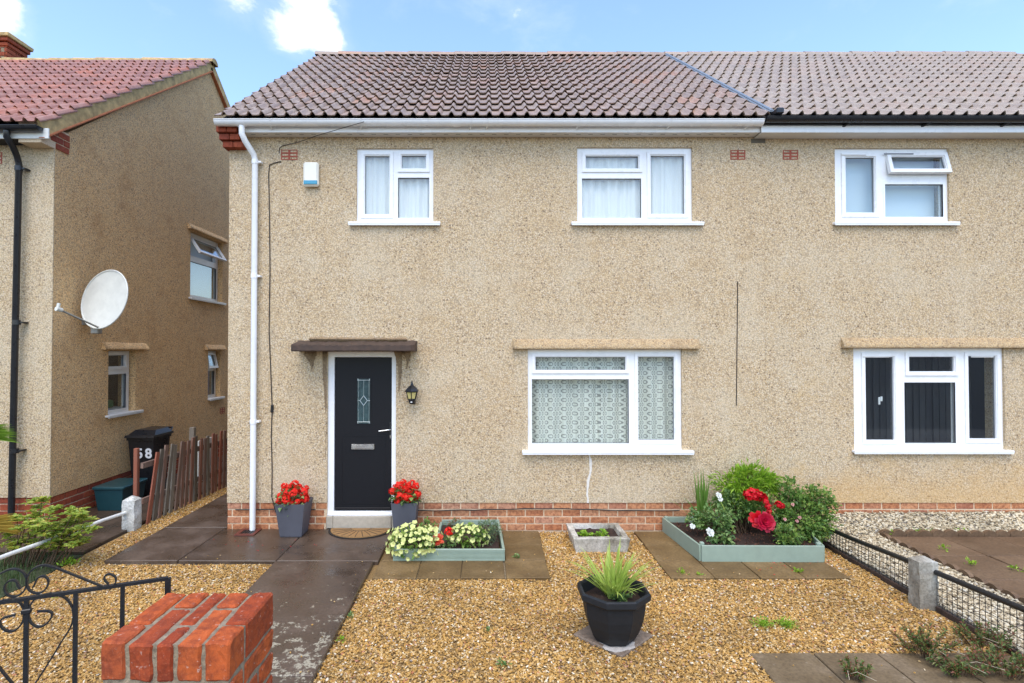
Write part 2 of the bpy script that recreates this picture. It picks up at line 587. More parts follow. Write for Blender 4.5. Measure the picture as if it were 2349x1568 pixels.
M['rubber'] = simple('black_rubber', (0.014, 0.012, 0.011), 0.7)


def glassmat():
    m, t, out = new_mat('window_glass')
    lw = t.n('ShaderNodeLayerWeight', Blend=0.5).outputs['Facing']
    fr = t.math('ADD', t.math('MULTIPLY', t.math('POWER', lw, 4.0), 0.9), 0.055)
    tr = t.n('ShaderNodeBsdfTransparent', Color=(0.96, 0.98, 0.975))
    gl = t.n('ShaderNodeBsdfGlossy', Color=(0.95, 0.97, 1.0), Roughness=0.02)
    mx = t.n('ShaderNodeMixShader')
    t.set(mx, 'i0', fr)
    t.t.links.new(tr.outputs[0], mx.inputs[1])
    t.t.links.new(gl.outputs[0], mx.inputs[2])
    t.t.links.new(mx.outputs[0], out.inputs[0])
    return m


M['glass'] = glassmat()


def netmat(name, lace=False):
    m, t, out = new_mat(name)
    pos = t.n('ShaderNodeNewGeometry').outputs['Position']
    sep = t.n('ShaderNodeSeparateXYZ', Vector=pos)
    x, z = sep.outputs[0], sep.outputs[2]
    wav = t.n('ShaderNodeTexNoise', {'noise_dimensions': '2D'}, Vector=t.n('ShaderNodeCombineXYZ', X=t.math('MULTIPLY', x, 60.0), Y=t.math('MULTIPLY', z, 2.0)).outputs[0],
              Scale=1.0, Detail=3.0).outputs['Fac']
    if not lace:
        c = t.ramp(wav, [(0.3, (0.90, 0.88, 0.82)), (0.7, (0.97, 0.95, 0.90))])
        d = t.n('ShaderNodeBsdfDiffuse', Color=c)
        tl = t.n('ShaderNodeBsdfTranslucent', Color=c)
        mx = t.n('ShaderNodeMixShader', i0=0.15)
        t.t.links.new(d.outputs[0], mx.inputs[1])
        t.t.links.new(tl.outputs[0], mx.inputs[2])
        t.t.links.new(mx.outputs[0], out.inputs[0])
        return m
    uv = t.n('ShaderNodeUVMap').outputs[0]
    su = t.n('ShaderNodeSeparateXYZ', Vector=uv)
    u, v = su.outputs[0], su.outputs[1]                   # metres of cloth
    PW, PH = 0.088, 0.115
    row = t.math('DIVIDE', v, PH / 2)
    rid = t.math('FLOOR', row)
    odd = t.math('MODULO', rid, 2.0)
    fu = t.math('FRACT', t.math('ADD', t.math('DIVIDE', u, PW), t.math('MULTIPLY', odd, 0.5)))
    fv = t.math('FRACT', row)
    du = t.math('MULTIPLY', t.math('ABSOLUTE', t.math('SUBTRACT', fu, 0.5)), 3.0)
    dv = t.math('MULTIPLY', t.math('ABSOLUTE', t.math('SUBTRACT', fv, 0.5)), 2.05)
    r = t.math('SQRT', t.math('ADD', t.math('MULTIPLY', du, du), t.math('MULTIPLY', dv, dv)))
    ring = t.math('MULTIPLY', t.maprange(r, 0.42, 0.58), t.maprange(r, 0.82, 0.98, 1.0, 0.0))
    weave = t.math('MULTIPLY', t.math('ABSOLUTE', t.math('SINE', t.math('MULTIPLY', v, 700.0))), 0.10)
    hole = t.math('ADD', t.math('MULTIPLY', ring, 0.50), t.math('ADD', weave, 0.06))
    c = t.ramp(wav, [(0.3, (0.74, 0.73, 0.62)), (0.7, (0.94, 0.93, 0.82))])
    d = t.n('ShaderNodeBsdfDiffuse', Color=c)
    tp = t.n('ShaderNodeBsdfTransparent')
    mx = t.n('ShaderNodeMixShader')
    t.set(mx, 'i0', hole)
    t.t.links.new(d.outputs[0], mx.inputs[1])
    t.t.links.new(tp.outputs[0], mx.inputs[2])
    t.t.links.new(mx.outputs[0], out.inputs[0])
    return m


M['net'] = netmat('net_curtain')
M['lace'] = netmat('lace_curtain', True)


def paving(name, cols, lichen=0.0, wet=0.5, rand=0.12):
    m, t, out = new_mat(name)
    pos = t.n('ShaderNodeNewGeometry').outputs['Position']
    rn = t.n('ShaderNodeObjectInfo').outputs['Random']
    n1 = t.n('ShaderNodeTexNoise', Vector=pos, Scale=2.6, Detail=7.0, Roughness=0.65).outputs['Fac']
    n2 = t.n('ShaderNodeTexNoise', Vector=pos, Scale=42.0, Detail=5.0, Roughness=0.7).outputs['Fac']
    c = t.ramp(n1, cols)
    c = t.mix(t.maprange(n2, 0.35, 0.7, 0.0, 0.45), c, (0.035, 0.026, 0.019))
    k = t.maprange(rn, 0, 1, 1 - rand, 1 + rand, False)
    kv = t.n('ShaderNodeCombineXYZ', X=k, Y=k, Z=k).outputs[0]
    c = t.mix(1.0, c, kv, 'MULTIPLY')
    n3 = t.n('ShaderNodeTexNoise', Vector=pos, Scale=9.0, Detail=9.0, Roughness=0.72).outputs['Fac']
    if lichen:
        # lichen grows on the end of the path by the gate
        sy = t.n('ShaderNodeSeparateXYZ', Vector=pos).outputs[1]
        thr = t.maprange(sy, -3.3, -1.3, 0.475, 0.665, False)
        lm = t.maprange(t.math('SUBTRACT', n3, thr), 0.0, 0.035)
        fine = t.maprange(t.n('ShaderNodeTexNoise', Vector=pos, Scale=55.0, Detail=3.0).outputs['Fac'], 0.36, 0.50)
        lm = t.math('MULTIPLY', lm, t.math('MULTIPLY', fine, lichen))
        c = t.mix(lm, c, (0.36, 0.32, 0.23))
    sp = t.n('ShaderNodeTexVoronoi', {'feature': 'F1'}, Vector=pos, Scale=11.0)
    spk = t.math('MULTIPLY', t.maprange(sp.outputs['Distance'], 0.03, 0.13, 1.0, 0.0),
                 t.maprange(t.n('ShaderNodeSeparateColor', Color=sp.outputs['Color']).outputs[0], 0.55, 0.6))
    c = t.mix(t.math('MULTIPLY', spk, 0.35), c, (0.38, 0.33, 0.25))
    rough = t.maprange(n1, 0.35, 0.62, 0.62 - wet * .55, 0.66 - wet * .15, False)
    b = principled(t, out, Base_Color=c, Roughness=rough)
    b.inputs['Specular IOR Level'].default_value = 0.42 if wet > .5 else 0.18
    bn = t.n('ShaderNodeBump', Height=n2, Strength=0.22, Distance=0.006).outputs[0]
    t.t.links.new(bn, b.inputs['Normal'])
    return m


M['path'] = paving('wet_concrete', [(0.3, (0.055, 0.036, 0.023)), (0.5, (0.088, 0.058, 0.038)), (0.7, (0.135, 0.092, 0.062))], 0.95, 0.8)
M['slab'] = paving('brown_slab', [(0.3, (0.12, 0.072, 0.028)), (0.5, (0.185, 0.118, 0.048)), (0.7, (0.25, 0.165, 0.075))], 0.0, 0.2)
M['slab_worn'] = paving('worn_slab', [(0.3, (0.11, 0.072, 0.036)), (0.5, (0.18, 0.128, 0.07)), (0.7, (0.27, 0.20, 0.125))], 0.0, 0.15)
M['slab_grey'] = paving('grey_slab', [(0.3, (0.17, 0.12, 0.09)), (0.5, (0.22, 0.165, 0.12)), (0.7, (0.28, 0.21, 0.16))], 0.0, 0.1)
M['slab_right'] = paving('wet_brown_paving', [(0.3, (0.12, 0.072, 0.040)), (0.5, (0.17, 0.105, 0.060)), (0.7, (0.22, 0.145, 0.085))], 0.0, 0.3)
M['tarmac'] = simple('tarmac', (0.05, 0.05, 0.05), 0.85, var=0.3, scale=30)
M['pavement'] = simple('pavement', (0.16, 0.15, 0.14), 0.8, var=0.2, scale=5)
M['bed_gold'] = simple('gravel_base_brown', (0.24, 0.15, 0.055), 0.9, var=0.6, scale=50, bump=0.5)
M['bed_pale'] = simple('gravel_base_grey', (0.20, 0.17, 0.13), 0.9, var=0.6, scale=50, bump=0.5)
M['stone'] = paving('weathered_stone', [(0.36, (0.16, 0.13, 0.085)), (0.5, (0.40, 0.37, 0.30)), (0.62, (0.62, 0.58, 0.50))], 0.0, 0.0)
M['post'] = paving('weathered_concrete', [(0.3, (0.20, 0.175, 0.13)), (0.5, (0.30, 0.27, 0.215)), (0.62, (0.42, 0.40, 0.34)), (0.75, (0.62, 0.61, 0.56))], 0.0, 0.0)
M['post_white'] = paving('painted_concrete', [(0.3, (0.26, 0.25, 0.20)), (0.5, (0.50, 0.49, 0.44)), (0.7, (0.70, 0.69, 0.64))], 0.0, 0.0)


def pebmat(name, stops):
    m, t, out = new_mat(name)
    a = t.n('ShaderNodeAttribute', {'attribute_type': 'INSTANCER', 'attribute_name': 'rnd'})
    c = t.ramp(a.outputs['Fac'], stops)
    nf = t.n('ShaderNodeTexNoise', Vector=t.n('ShaderNodeNewGeometry').outputs['Position'], Scale=1.3, Detail=3.0).outputs['Fac']
    k = t.maprange(nf, 0.3, 0.7, 0.8, 1.15, False)
    c = t.mix(1.0, c, t.n('ShaderNodeCombineXYZ', X=k, Y=k, Z=k).outputs[0], 'MULTIPLY')
    principled(t, out, Base_Color=c, Roughness=0.5)
    return m


M['peb_gold'] = pebmat('golden_pebble', [(0, (0.17, 0.095, 0.03)), (0.25, (0.36, 0.20, 0.05)), (0.5, (0.47, 0.25, 0.05)), (0.76, (0.54, 0.325, 0.095)), (0.91, (0.60, 0.44, 0.225)),
                                         (0.955, (0.74, 0.66, 0.50)), (0.975, (0.44, 0.13, 0.035)), (1.0, (0.30, 0.26, 0.22))])
M['peb_pale'] = pebmat('pale_pebble', [(0, (0.20, 0.15, 0.09)), (0.3, (0.41, 0.325, 0.195)), (0.6, (0.55, 0.455, 0.295)), (0.9, (0.66, 0.585, 0.425)), (1, (0.50, 0.45, 0.36))])


def leafmat(name, stops, rough=0.45, trans=0.3):
    m, t, out = new_mat(name)
    g = t.n('ShaderNodeNewGeometry')
    c = t.ramp(g.outputs['Random Per Island'], stops)
    b = t.n('ShaderNodeBsdfPrincipled', Base_Color=c, Roughness=rough)
    b.inputs['Specular IOR Level'].default_value = 0.4
    tl = t.n('ShaderNodeBsdfTranslucent', Color=c)
    mx = t.n('ShaderNodeMixShader', i0=trans)
    t.t.links.new(b.outputs[0], mx.inputs[1])
    t.t.links.new(tl.outputs[0], mx.inputs[2])
    t.t.links.new(mx.outputs[0], out.inputs[0])
    return m


M['leaf_rose'] = leafmat('rose_leaf', [(0, (0.085, 0.17, 0.035)), (0.5, (0.155, 0.28, 0.06)), (0.85, (0.26, 0.39, 0.075)), (1, (0.36, 0.37, 0.10))])
M['leaf_bright'] = leafmat('bright_leaf', [(0, (0.15, 0.30, 0.02)), (0.5, (0.27, 0.45, 0.03)), (1, (0.40, 0.56, 0.06))])
M['leaf_mid'] = leafmat('mid_leaf', [(0, (0.09, 0.18, 0.045)), (0.6, (0.17, 0.29, 0.085)), (1, (0.28, 0.38, 0.11))])
M['leaf_yellow'] = leafmat('yellow_green_leaf', [(0, (0.20, 0.30, 0.04)), (0.5, (0.33, 0.42, 0.06)), (0.85, (0.48, 0.50, 0.08)), (1, (0.52, 0.38, 0.08))])
M['leaf_blade'] = leafmat('blade_leaf', [(0, (0.24, 0.36, 0.05)), (0.5, (0.38, 0.50, 0.09)), (0.9, (0.52, 0.60, 0.14)), (1, (0.60, 0.60, 0.28))])
M['leaf_sword'] = leafmat('sword_leaf', [(0, (0.09, 0.19, 0.03)), (0.6, (0.16, 0.30, 0.05)), (1, (0.30, 0.40, 0.10))])
M['leaf_petunia'] = leafmat('petunia_leaf', [(0, (0.10, 0.20, 0.03)), (0.6, (0.20, 0.32, 0.05)), (1, (0.30, 0.40, 0.08))])
M['leaf_grey'] = leafmat('grey_green_leaf', [(0, (0.08, 0.14, 0.07)), (0.6, (0.16, 0.23, 0.12)), (1, (0.26, 0.30, 0.10))])
M['leaf_scrub'] = leafmat('scrub_leaf', [(0, (0.08, 0.14, 0.035)), (0.5, (0.15, 0.22, 0.055)), (0.64, (0.24, 0.27, 0.08)), (0.74, (0.24, 0.08, 0.045)), (1, (0.34, 0.13, 0.075))])
M['leaf_palm'] = leafmat('palm_leaf', [(0, (0.13, 0.25, 0.02)), (1, (0.24, 0.38, 0.04))])
M['leaf_palm_dry'] = leafmat('palm_leaf_yellowed', [(0, (0.42, 0.24, 0.03)), (1, (0.55, 0.36, 0.06))])
M['grass'] = leafmat('lawn_blade', [(0, (0.025, 0.055, 0.012)), (0.6, (0.055, 0.10, 0.02)), (1, (0.11, 0.15, 0.04))])
M['grass_soil'] = simple('lawn_soil', (0.045, 0.055, 0.02), 0.95, var=0.5, scale=15)
M['petal_red'] = leafmat('red_petal', [(0, (0.80, 0.016, 0.010)), (1, (0.95, 0.045, 0.02))], 0.6, 0.35)
M['petal_rose'] = leafmat('crimson_petal', [(0, (0.56, 0.003, 0.010)), (1, (0.74, 0.006, 0.020))], 0.5, 0.25)
M['petal_pink'] = leafmat('magenta_petal', [(0, (0.40, 0.003, 0.022)), (1, (0.62, 0.012, 0.06))], 0.5, 0.25)
M['petal_white'] = leafmat('white_petal', [(0, (0.74, 0.76, 0.68)), (1, (0.85, 0.85, 0.80))], 0.5, 0.25)
M['petal_lemon'] = leafmat('lemon_petal', [(0, (0.62, 0.66, 0.20)), (0.7, (0.70, 0.72, 0.28)), (1, (0.80, 0.80, 0.50))], 0.5, 0.2)
M['petal_pale'] = leafmat('pale_pink_petal', [(0, (0.62, 0.26, 0.25)), (1, (0.72, 0.42, 0.36))], 0.5, 0.2)
M['petal_eye'] = simple('petunia_eye', (0.52, 0.56, 0.08), 0.6)
M['petal_orange'] = leafmat('dark_red_petal', [(0, (0.42, 0.03, 0.012)), (1, (0.60, 0.07, 0.02))], 0.5, 0.2)


def woodmat(name, stops):
    m, t, out = new_mat(name)
    pos = t.n('ShaderNodeNewGeometry').outputs['Position']
    rn = t.n('ShaderNodeObjectInfo').outputs['Random']
    nf = t.n('ShaderNodeTexNoise', Vector=t.vmath('MULTIPLY', pos, (18, 18, 2.2)), Scale=1.6, Detail=6.0, Roughness=0.7).outputs['Fac']
    c = t.ramp(t.math('ADD', t.math('MULTIPLY', nf, 0.65), t.math('MULTIPLY', rn, 0.35)), stops)
    b = principled(t, out, Base_Color=c, Roughness=0.75)
    bn = t.n('ShaderNodeBump', Height=nf, Strength=0.4, Distance=0.004).outputs[0]
    t.t.links.new(bn, b.inputs['Normal'])
    return m


M['picket'] = woodmat('weathered_red_wood', [(0.25, (0.12, 0.075, 0.055)), (0.42, (0.20, 0.125, 0.09)), (0.55, (0.25, 0.095, 0.055)), (0.8, (0.32, 0.075, 0.035))])
M['picket_grey'] = woodmat('silvered_wood', [(0.25, (0.09, 0.072, 0.052)), (0.5, (0.17, 0.14, 0.105)), (0.8, (0.26, 0.22, 0.17))])


def matmat():
    m, t, out = new_mat('coir_mat')
    pos = t.n('ShaderNodeNewGeometry').outputs['Position']
    nf = t.n('ShaderNodeTexNoise', Vector=pos, Scale=160.0, Detail=3.0).outputs['Fac']
    n2 = t.n('ShaderNodeTexNoise', Vector=pos, Scale=7.0, Detail=3.0).outputs['Fac']
    c = t.ramp(nf, [(0.3, (0.20, 0.105, 0.032)), (0.7, (0.40, 0.225, 0.085))])
    c = t.mix(t.maprange(n2, .4, .7, 0, .4), c, (0.24, 0.14, 0.05))
    b = principled(t, out, Base_Color=c, Roughness=0.95)
    t.t.links.new(t.n('ShaderNodeBump', Height=nf, Strength=0.8, Distance=0.006).outputs[0], b.inputs['Normal'])
    return m


M['coir'] = matmat()

# ================================================================== THE GROUND
Z_SLAB, Z_PATH = 0.03, 0.05
struct('ground', MB().box(-300, 300, -300, 300, -0.6, -0.10), M['tarmac'])
struct('pavement', MB().box(-40, 40, -9.2, -5.55, -0.09, -0.02), M['pavement'])
GOLD = [(-1.17, 3.93, -5.2, 0.0), (-4.42, -2.2, -5.2, -1.06), (-4.45, -4.02, -1.06, 7.0)]
mb = MB()
for a, b, c, d in GOLD: mb.box(a, b, c, d, -0.095, 0.0)
struct('gravel_bed', mb, M['bed_gold'])

# concrete patio and path
path = struct('path', MB().box(-4.02, -1.17, -1.06, -0.0, -0.096, 0.012).box(-2.2, -1.17, -5.2, -1.06, -0.096, 0.012).box(-4.02, -3.22, 0.0, 7.0, -0.096, 0.012), M['mortar_grey'])
for (a, b, c, d) in ((-4.02, -3.245, -1.06, 0.045), (-3.235, -2.205, -1.06, -0.012), (-2.195, -1.12, -1.06, -0.012),
                     (-4.02, -3.23, 0.055, 2.3), (-4.02, -3.23, 2.31, 4.6), (-4.02, -3.23, 4.61, 7.0),
                     (-2.2, -1.165, -3.15, -1.072), (-2.2, -1.165, -5.2, -3.162)):
    put('slab', MB().box(a, b, c, d, -0.03, Z_PATH, 0.007, 0.003), M['path'], path)
# brown paving slabs under the planters
sl = struct('paving', MB().box(-1.1, 0.66, -1.44, -0.02, -0.05, 0.008).box(1.87, 3.75, -1.44, -0.02, -0.05, 0.008), M['mortar_grey'])


def slab(a, b, c, d, m='slab', par=sl, top=Z_SLAB):
    j = lambda: RND.uniform(-.004, .004)
    put('slab', MB().box(a + j(), b + j(), c + j(), d + j(), -0.02, top + j() * .6, 0.005, 0.003), M[m], par)


for k in range(4): slab(-1.105 + k * .441, -0.675 + k * .441, -1.452, -1.008)
for k in range(3): slab(-1.10 + k * .441, -0.675 + k * .441, -0.998, -0.556)
for k in range(3): slab(-1.10 + k * .441, -0.675 + k * .441, -0.546, -0.025)
slab(0.228, 0.66, -0.998, -0.52), slab(0.228, 0.672, -0.51, -0.025)
for k in range(4): slab(1.845 + k * .445, 2.28 + k * .445, -1.452, -1.008)
for k in range(2): slab(1.85 + k * .445, 2.285 + k * .445, -0.998, -0.54), slab(1.86 + k * .445, 2.29 + k * .445, -0.53, -0.04)
sl2 = struct('paving', MB().box(1.99, 3.9, -3.72, -2.82, -0.05, 0.006), M['mortar_grey'])
for k in range(4):
    slab(1.98 + k * .472, 2.44 + k * .472, -3.262, -2.806, 'slab_worn', sl2, 0.022)
    slab(1.98 + k * .472, 2.44 + k * .472, -3.73, -3.272, 'slab_worn', sl2, 0.022)

# next-door ground on the left: wet concrete by the house and a patch of lawn
struct('neighbour_path', MB().box(-9.0, -4.47, -0.75, 7.5, -0.09, 0.03), M['path'])
struct('lawn_soil', MB().box(-9.0, -4.44, -5.2, -0.76, -0.09, 0.0), M['grass_soil'])
# next-door ground on the right: pale gravel bank, edging stones and paving
pts = [(3.97, -5.2, .03), (4.62, -5.2, .10), (4.62, -0.40, .10), (3.97, -0.40, .06), (3.97, -0.02, .20), (4.62, -0.02, .25), (11, -0.40, .12), (11, -0.02, .27)]
mb = MB()
mb.add(pts, [(0, 1, 2, 3), (3, 2, 5, 4), (2, 6, 7, 5)])
mb.add([(3.97, -5.2, -.09), (3.97, -.4, -.09), (3.97, -.4, .06), (3.97, -5.2, .03), (3.97, -.02, -.09), (3.97, -.02, .2)], [(0, 3, 2, 1), (1, 2, 5, 4)])
pale_bed = struct('gravel_bank', mb, M['bed_pale'])
rp = struct('neighbour_paving', MB().box(4.70, 11, -5.2, -0.42, -0.09, 0.075), M['mortar_grey'])
for i in range(6):
    for j in range(6):
        a, c = 4.72 + i * .62, -1.05 - j * .62
        slab(a, a + .605, c, c + .605, 'slab_right', rp, 0.10)

# ================================================================== ROOF TILES


def tile_mesh(name, mat, wd, ln=0.41, h=0.044, lip=0.038, segs=6, rolls=2):
    mb = MB()
    n = segs * rolls
    prof = []
    for i in range(n + 1):
        k, q = divmod(i, segs)
        t, zz = ((0.0, .0), (.30, -.06), (.56, .04), (.66, .62), (.78, 1.0), (.90, .62))[q]
        prof.append(((k + t) / rolls * wd, h * zz))
    low = [(x, 0.0, z + lip) for x, z in prof]
    top = [(x, ln, z) for x, z in prof]
    mb.add(low + top, [(i, i + 1, n + 2 + i, n + 1 + i) for i in range(n)], True)
    lowb = [(x, 0.006, z + lip - .015) for x, z in prof]
    mb.add(low + lowb, [(n + 1 + i, n + 2 + i, i + 1, i) for i in range(n)], False)
    und = [(x, ln, z - .015) for x, z in prof]
    mb.add(lowb + und, [(n + 1 + i, n + 2 + i, i + 1, i) for i in range(n)], True)
    mb.add([(0, 0, lip), (0, ln, 0), (0, ln, -.015), (0, 0, lip - .015), (wd, 0, lip), (wd, ln, 0), (wd, ln, -.015), (wd, 0, lip - .015)], [(0, 1, 2, 3), (7, 6, 5, 4)])
    return mb.mesh(name, mat)


def tile_roof(roof, mat, x0, cols, wd, y_e, z_e, slope, courses, gauge, limit, jitter=0.0):
    """cols x courses tiles; those lowest on the roof (largest in the picture) are pieces of their own"""
    pitch = math.atan(slope)
    me = tile_mesh('tile', mat, wd)
    rest = MB()
    base = org_of(roof)
    cnt = 0
    cells = [(r, c) for r in range(courses) for c in range(cols)]
    for r, c in cells:
        s = r * gauge
        loc = Vector((x0 + c * wd + RND.uniform(-1, 1) * .003, y_e + RND.uniform(-.006, .006) + s * math.cos(pitch), z_e + s * math.sin(pitch) + RND.uniform(0, .003)))
        rot = (pitch + RND.uniform(-.004, .004), RND.uniform(-.006, .006), RND.uniform(-.004, .004))
        if cnt < limit:
            inst('tile', me, roof, loc, rot)
            cnt += 1
        else:
            R = Euler(rot).to_matrix()
            o = len(rest.V)
            rest.add([R @ v.co + loc for v in me.vertices], [tuple(p.vertices) for p in me.polygons])
            rest.S[-len(me.polygons):] = [p.use_smooth for p in me.polygons]
    if rest.V:
        put('upper_tiles', rest, mat, roof, kind='stuff')


def ridge_tiles(roof, mat, x0, x1, y, z, ln=0.45, r=0.115, droop=0.0, jit=0.006):
    n = max(1, round((x1 - x0) / ln))
    ln = (x1 - x0) / n
    mb = MB()
    prof = [(math.cos(a) * r, math.sin(a) * r * .85) for a in [PI * k / 8 for k in range(9)]]
    for x, rr in ((0.0, 1.06), (ln + .02, 0.97)):
        mb.V += [Vector((x, p[0] * rr, p[1] * rr)) for p in prof]
    for k in range(8):
        mb.F.append((k, k + 1, 9 + k + 1, 9 + k))
        mb.S.append(True)
    mb.add([(0, p[0] * 1.06, p[1] * 1.06) for p in prof], [tuple(range(9))])
    mb.add([(ln + .02, p[0] * .97, p[1] * .97) for p in prof], [tuple(reversed(range(9)))])
    me = mb.mesh('ridge_tile', mat)
    for k in range(n):
        inst('ridge_tile', me, roof, (x0 + k * ln, y, z + droop * (x0 + k * ln - x0) + RND.uniform(-jit, jit)), (0, 0, RND.uniform(-.01, .01)))


def roof_deck(house, x0, x1, y0, z0, yr, zr, mat):
    yb = 2 * yr - y0
    mb = MB()
    poly = [(y0, z0), (yr, zr), (yb, z0), (yb, z0 - .05), (y0, z0 - .05)]
    n = len(poly)
    v = [(x0, a, b) for a, b in poly] + [(x1, a, b) for a, b in poly]
    f = [tuple(range(n)), tuple(reversed(range(n, 2 * n)))] + [(i, n + i, n + (i + 1) % n, (i + 1) % n) for i in range(n)]
    mb.add(v, f)
    return put('roof', mb, mat, house)


# ================================================================== WINDOWS AND WALLS
def crop(ox, oy, sc):
    """rectangle read off an enlarged view of the photo -> (u0, u1, w0, w1) on the plane Y = y"""
    def f(x0, y0, x1, y1, y=0.06):
        p = at((ox + x0 / sc) * .61172, (oy + y0 / sc) * .61172, y)
        q = at((ox + x1 / sc) * .61172, (oy + y1 / sc) * .61172, y)
        return (p.x, q.x, q.z, p.z)
    return f


def window(house, T, rect, lights, sill=None, vf=0.03, mat='upvc', sash_w=0.048, proj=0.055, sill_h=0.03, label=None):
    """lights: (rect of the glass, 'sash' or 'fixed', tilt in degrees, extras)"""
    u0, u1, w0, w1 = rect
    holes = []
    for L in lights:
        g = L[0]
        k = sash_w * .55 if L[1] == 'sash' else 0.0
        holes.append((g[0] - k, g[1] + k, g[2] - k, g[3] + k))
    win = put('window', MB().panel(u0, u1, w0, w1, holes, vf, vf + .07, T), M[mat], house, label=label)
    # thin shadow joint round the frame
    for L, h in zip(lights, holes):
        g, kind = L[0], L[1]
        tilt = math.radians(L[2]) if len(L) > 2 else 0.0
        ex = L[3] if len(L) > 3 else ()
        wt = g[3] + sash_w + .01
        TT = T
        if tilt:
            def TT(u, v, q, T=T, wt=wt, tilt=tilt):
                d = wt - q
                vv = v - vf
                return T(u, vf + vv * math.cos(tilt) - d * math.sin(tilt), wt - d * math.cos(tilt) - vv * math.sin(tilt))
        if kind == 'sash':
            mb = MB()
            o = (g[0] - sash_w, g[1] + sash_w, g[2] - sash_w, g[3] + sash_w)
            mb.panel(*o, [(g[0] - .012, g[1] + .012, g[2] - .012, g[3] + .012)], vf - .016, vf + .03, TT)
            mb.panel(g[0] - .012, g[1] + .012, g[2] - .012, g[3] + .012, [g], vf - .004, vf + .03, TT)
            put('sash', mb, M[mat], win)
        else:
            mb = MB().panel(g[0] - .022, g[1] + .022, g[2] - .022, g[3] + .022, [g], vf - .005, vf + .02, TT)
            put('bead', mb, M[mat], win)
        s = .004
        put('seal', MB().panel(g[0] - .001, g[1] + .001, g[2] - .001, g[3] + .001, [(g[0] + s, g[1] - s, g[2] + s, g[3] - s)], vf + .018, vf + .035, TT), M['seal'], win)
        put('pane', MB().tbox(TT, g[0], g[1], vf + .024, vf + .030, g[2], g[3]), M['glass'], win)
        for e in ex:
            if e[0] == 'handle':
                hu, hw = e[1], e[2]
                mb = MB().tbox(TT, hu - .011, hu + .011, vf + .05, vf + .062, hw - .03, hw + .03, .003)
                mb.tbox(TT, hu - .03, hu - .008, vf + .06, vf + .08, hw - .075, hw + .02, .005)
                put('handle', mb, M['upvc'], win)
            if e[0] == 'vent':
                put('trickle_vent', MB().tbox(TT, e[1], e[2], vf - .024, vf - .012, e[3], e[3] + .016, .003), M[e[4]], win)
    if sill:
        a, b, top = sill
        mb = MB()
        mb.tbox(T, a, b, -proj, vf + .02, top - sill_h, top, .004)
        mb.tbox(T, a + .004, b - .004, -proj + .004, -proj + .016, top - sill_h - .014, top - sill_h + .004)
        put('sill', mb, M[mat], win)
    return win


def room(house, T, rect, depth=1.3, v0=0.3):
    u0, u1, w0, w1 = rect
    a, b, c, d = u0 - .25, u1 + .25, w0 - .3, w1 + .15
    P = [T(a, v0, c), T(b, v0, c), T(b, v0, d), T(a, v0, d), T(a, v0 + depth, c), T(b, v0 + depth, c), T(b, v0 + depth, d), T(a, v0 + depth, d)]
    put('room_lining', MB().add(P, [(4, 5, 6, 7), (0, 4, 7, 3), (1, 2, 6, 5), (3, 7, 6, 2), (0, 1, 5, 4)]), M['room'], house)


def curtain(name, label, cat, rect, mat, y=0.17, fold=0.11, amp=0.018, n=90, gather=1.5, group=None):
    u0, u1, w0, w1 = rect
    mb = MB()
    nz = 6
    r = random.Random(int((u0 + 20) * 100))
    ph, acc = [], 0.0
    for i in range(n + 1):
        acc += r.uniform(.6, 1.4)
        ph.append(acc)
    uvs = []
    for j in range(nz + 1):
        for i in range(n + 1):
            u = u0 + (u1 - u0) * i / n
            t = ph[i] * (u1 - u0) / n / fold * 2 * PI
            dv = amp * math.sin(t) * (0.7 + .3 * j / nz) + amp * .5 * math.sin(t * .37 + 1.3)
            mb.V.append(Vector((u, y + dv, w1 + (w0 - w1) * j / nz)))
            uvs.append(((u - u0) * gather + .03 * math.sin(t), w1 - (w1 - w0) * j / nz))
    for j in range(nz):
        for i in range(n):
            k = j * (n + 1) + i
            mb.F.append((k, k + n + 1, k + n + 2, k + 1))
            mb.S.append(True)
    base = Vector(((u0 + u1) / 2, y, w0))
    o = put(name, mb, mat, org=base)
    uvl = o.data.uv_layers.new(name='UVMap')
    for lp in o.data.loops:
        uvl.data[lp.index].uv = uvs[lp.vertex_index]
    return tag(o, label, cat, group)


BRICK_W, BRICK_P, COURSE, BRICK_H = 0.2165, 0.231, 0.0885, 0.0735


def brick_mesh(mat):
    return MB().box(-.5, .5, -.5, .5, -.5, .5, 0.035).mesh('brick', mat)


def brick_run(parent, me, a, b, z_top, courses, face='front', plane=0.0, depth=0.05, off0=0.0, proud=0.0):
    """courses of stretchers between a and b along a wall, top course first"""
    for k in range(courses):
        zc = z_top - COURSE * (k + .5)
        x = a - ((k % 2) * BRICK_P / 2 + off0) % BRICK_P
        while x < b - .02:
            l, r = max(x, a), min(x + BRICK_W, b)
            if r - l > 0.03:
                c = (l + r) / 2
                d = plane + RND.uniform(-.002, .002)
                sc = (r - l, depth, BRICK_H + RND.uniform(-.002, .002))
                if face == 'front':
                    inst('brick', me, parent, (c, d + depth / 2, zc), (0, 0, 0), sc)
                else:
                    inst('brick', me, parent, (d - depth / 2, c, zc), (0, 0, 0), (depth, r - l, sc[2]))
            x += BRICK_P


def air_brick(house, T, u0, u1, w0, w1, slots=(2, 3)):
    hs = []
    gu, gw = (u1 - u0) / slots[0], (w1 - w0) / slots[1]
    for i in range(slots[0]):
        for j in range(slots[1]):
            hs.append((u0 + i * gu + .012, u0 + (i + 1) * gu - .012, w0 + j * gw + .010, w0 + (j + 1) * gw - .008))
    a = put('air_brick', MB().panel(u0, u1, w0, w1, hs, -.006, .03, T), M['air_brick'], house)
    put('cavity', MB().tbox(T, u0 + .004, u1 - .004, .028, .034, w0 + .004, w1 - .004), M['hole'], a)


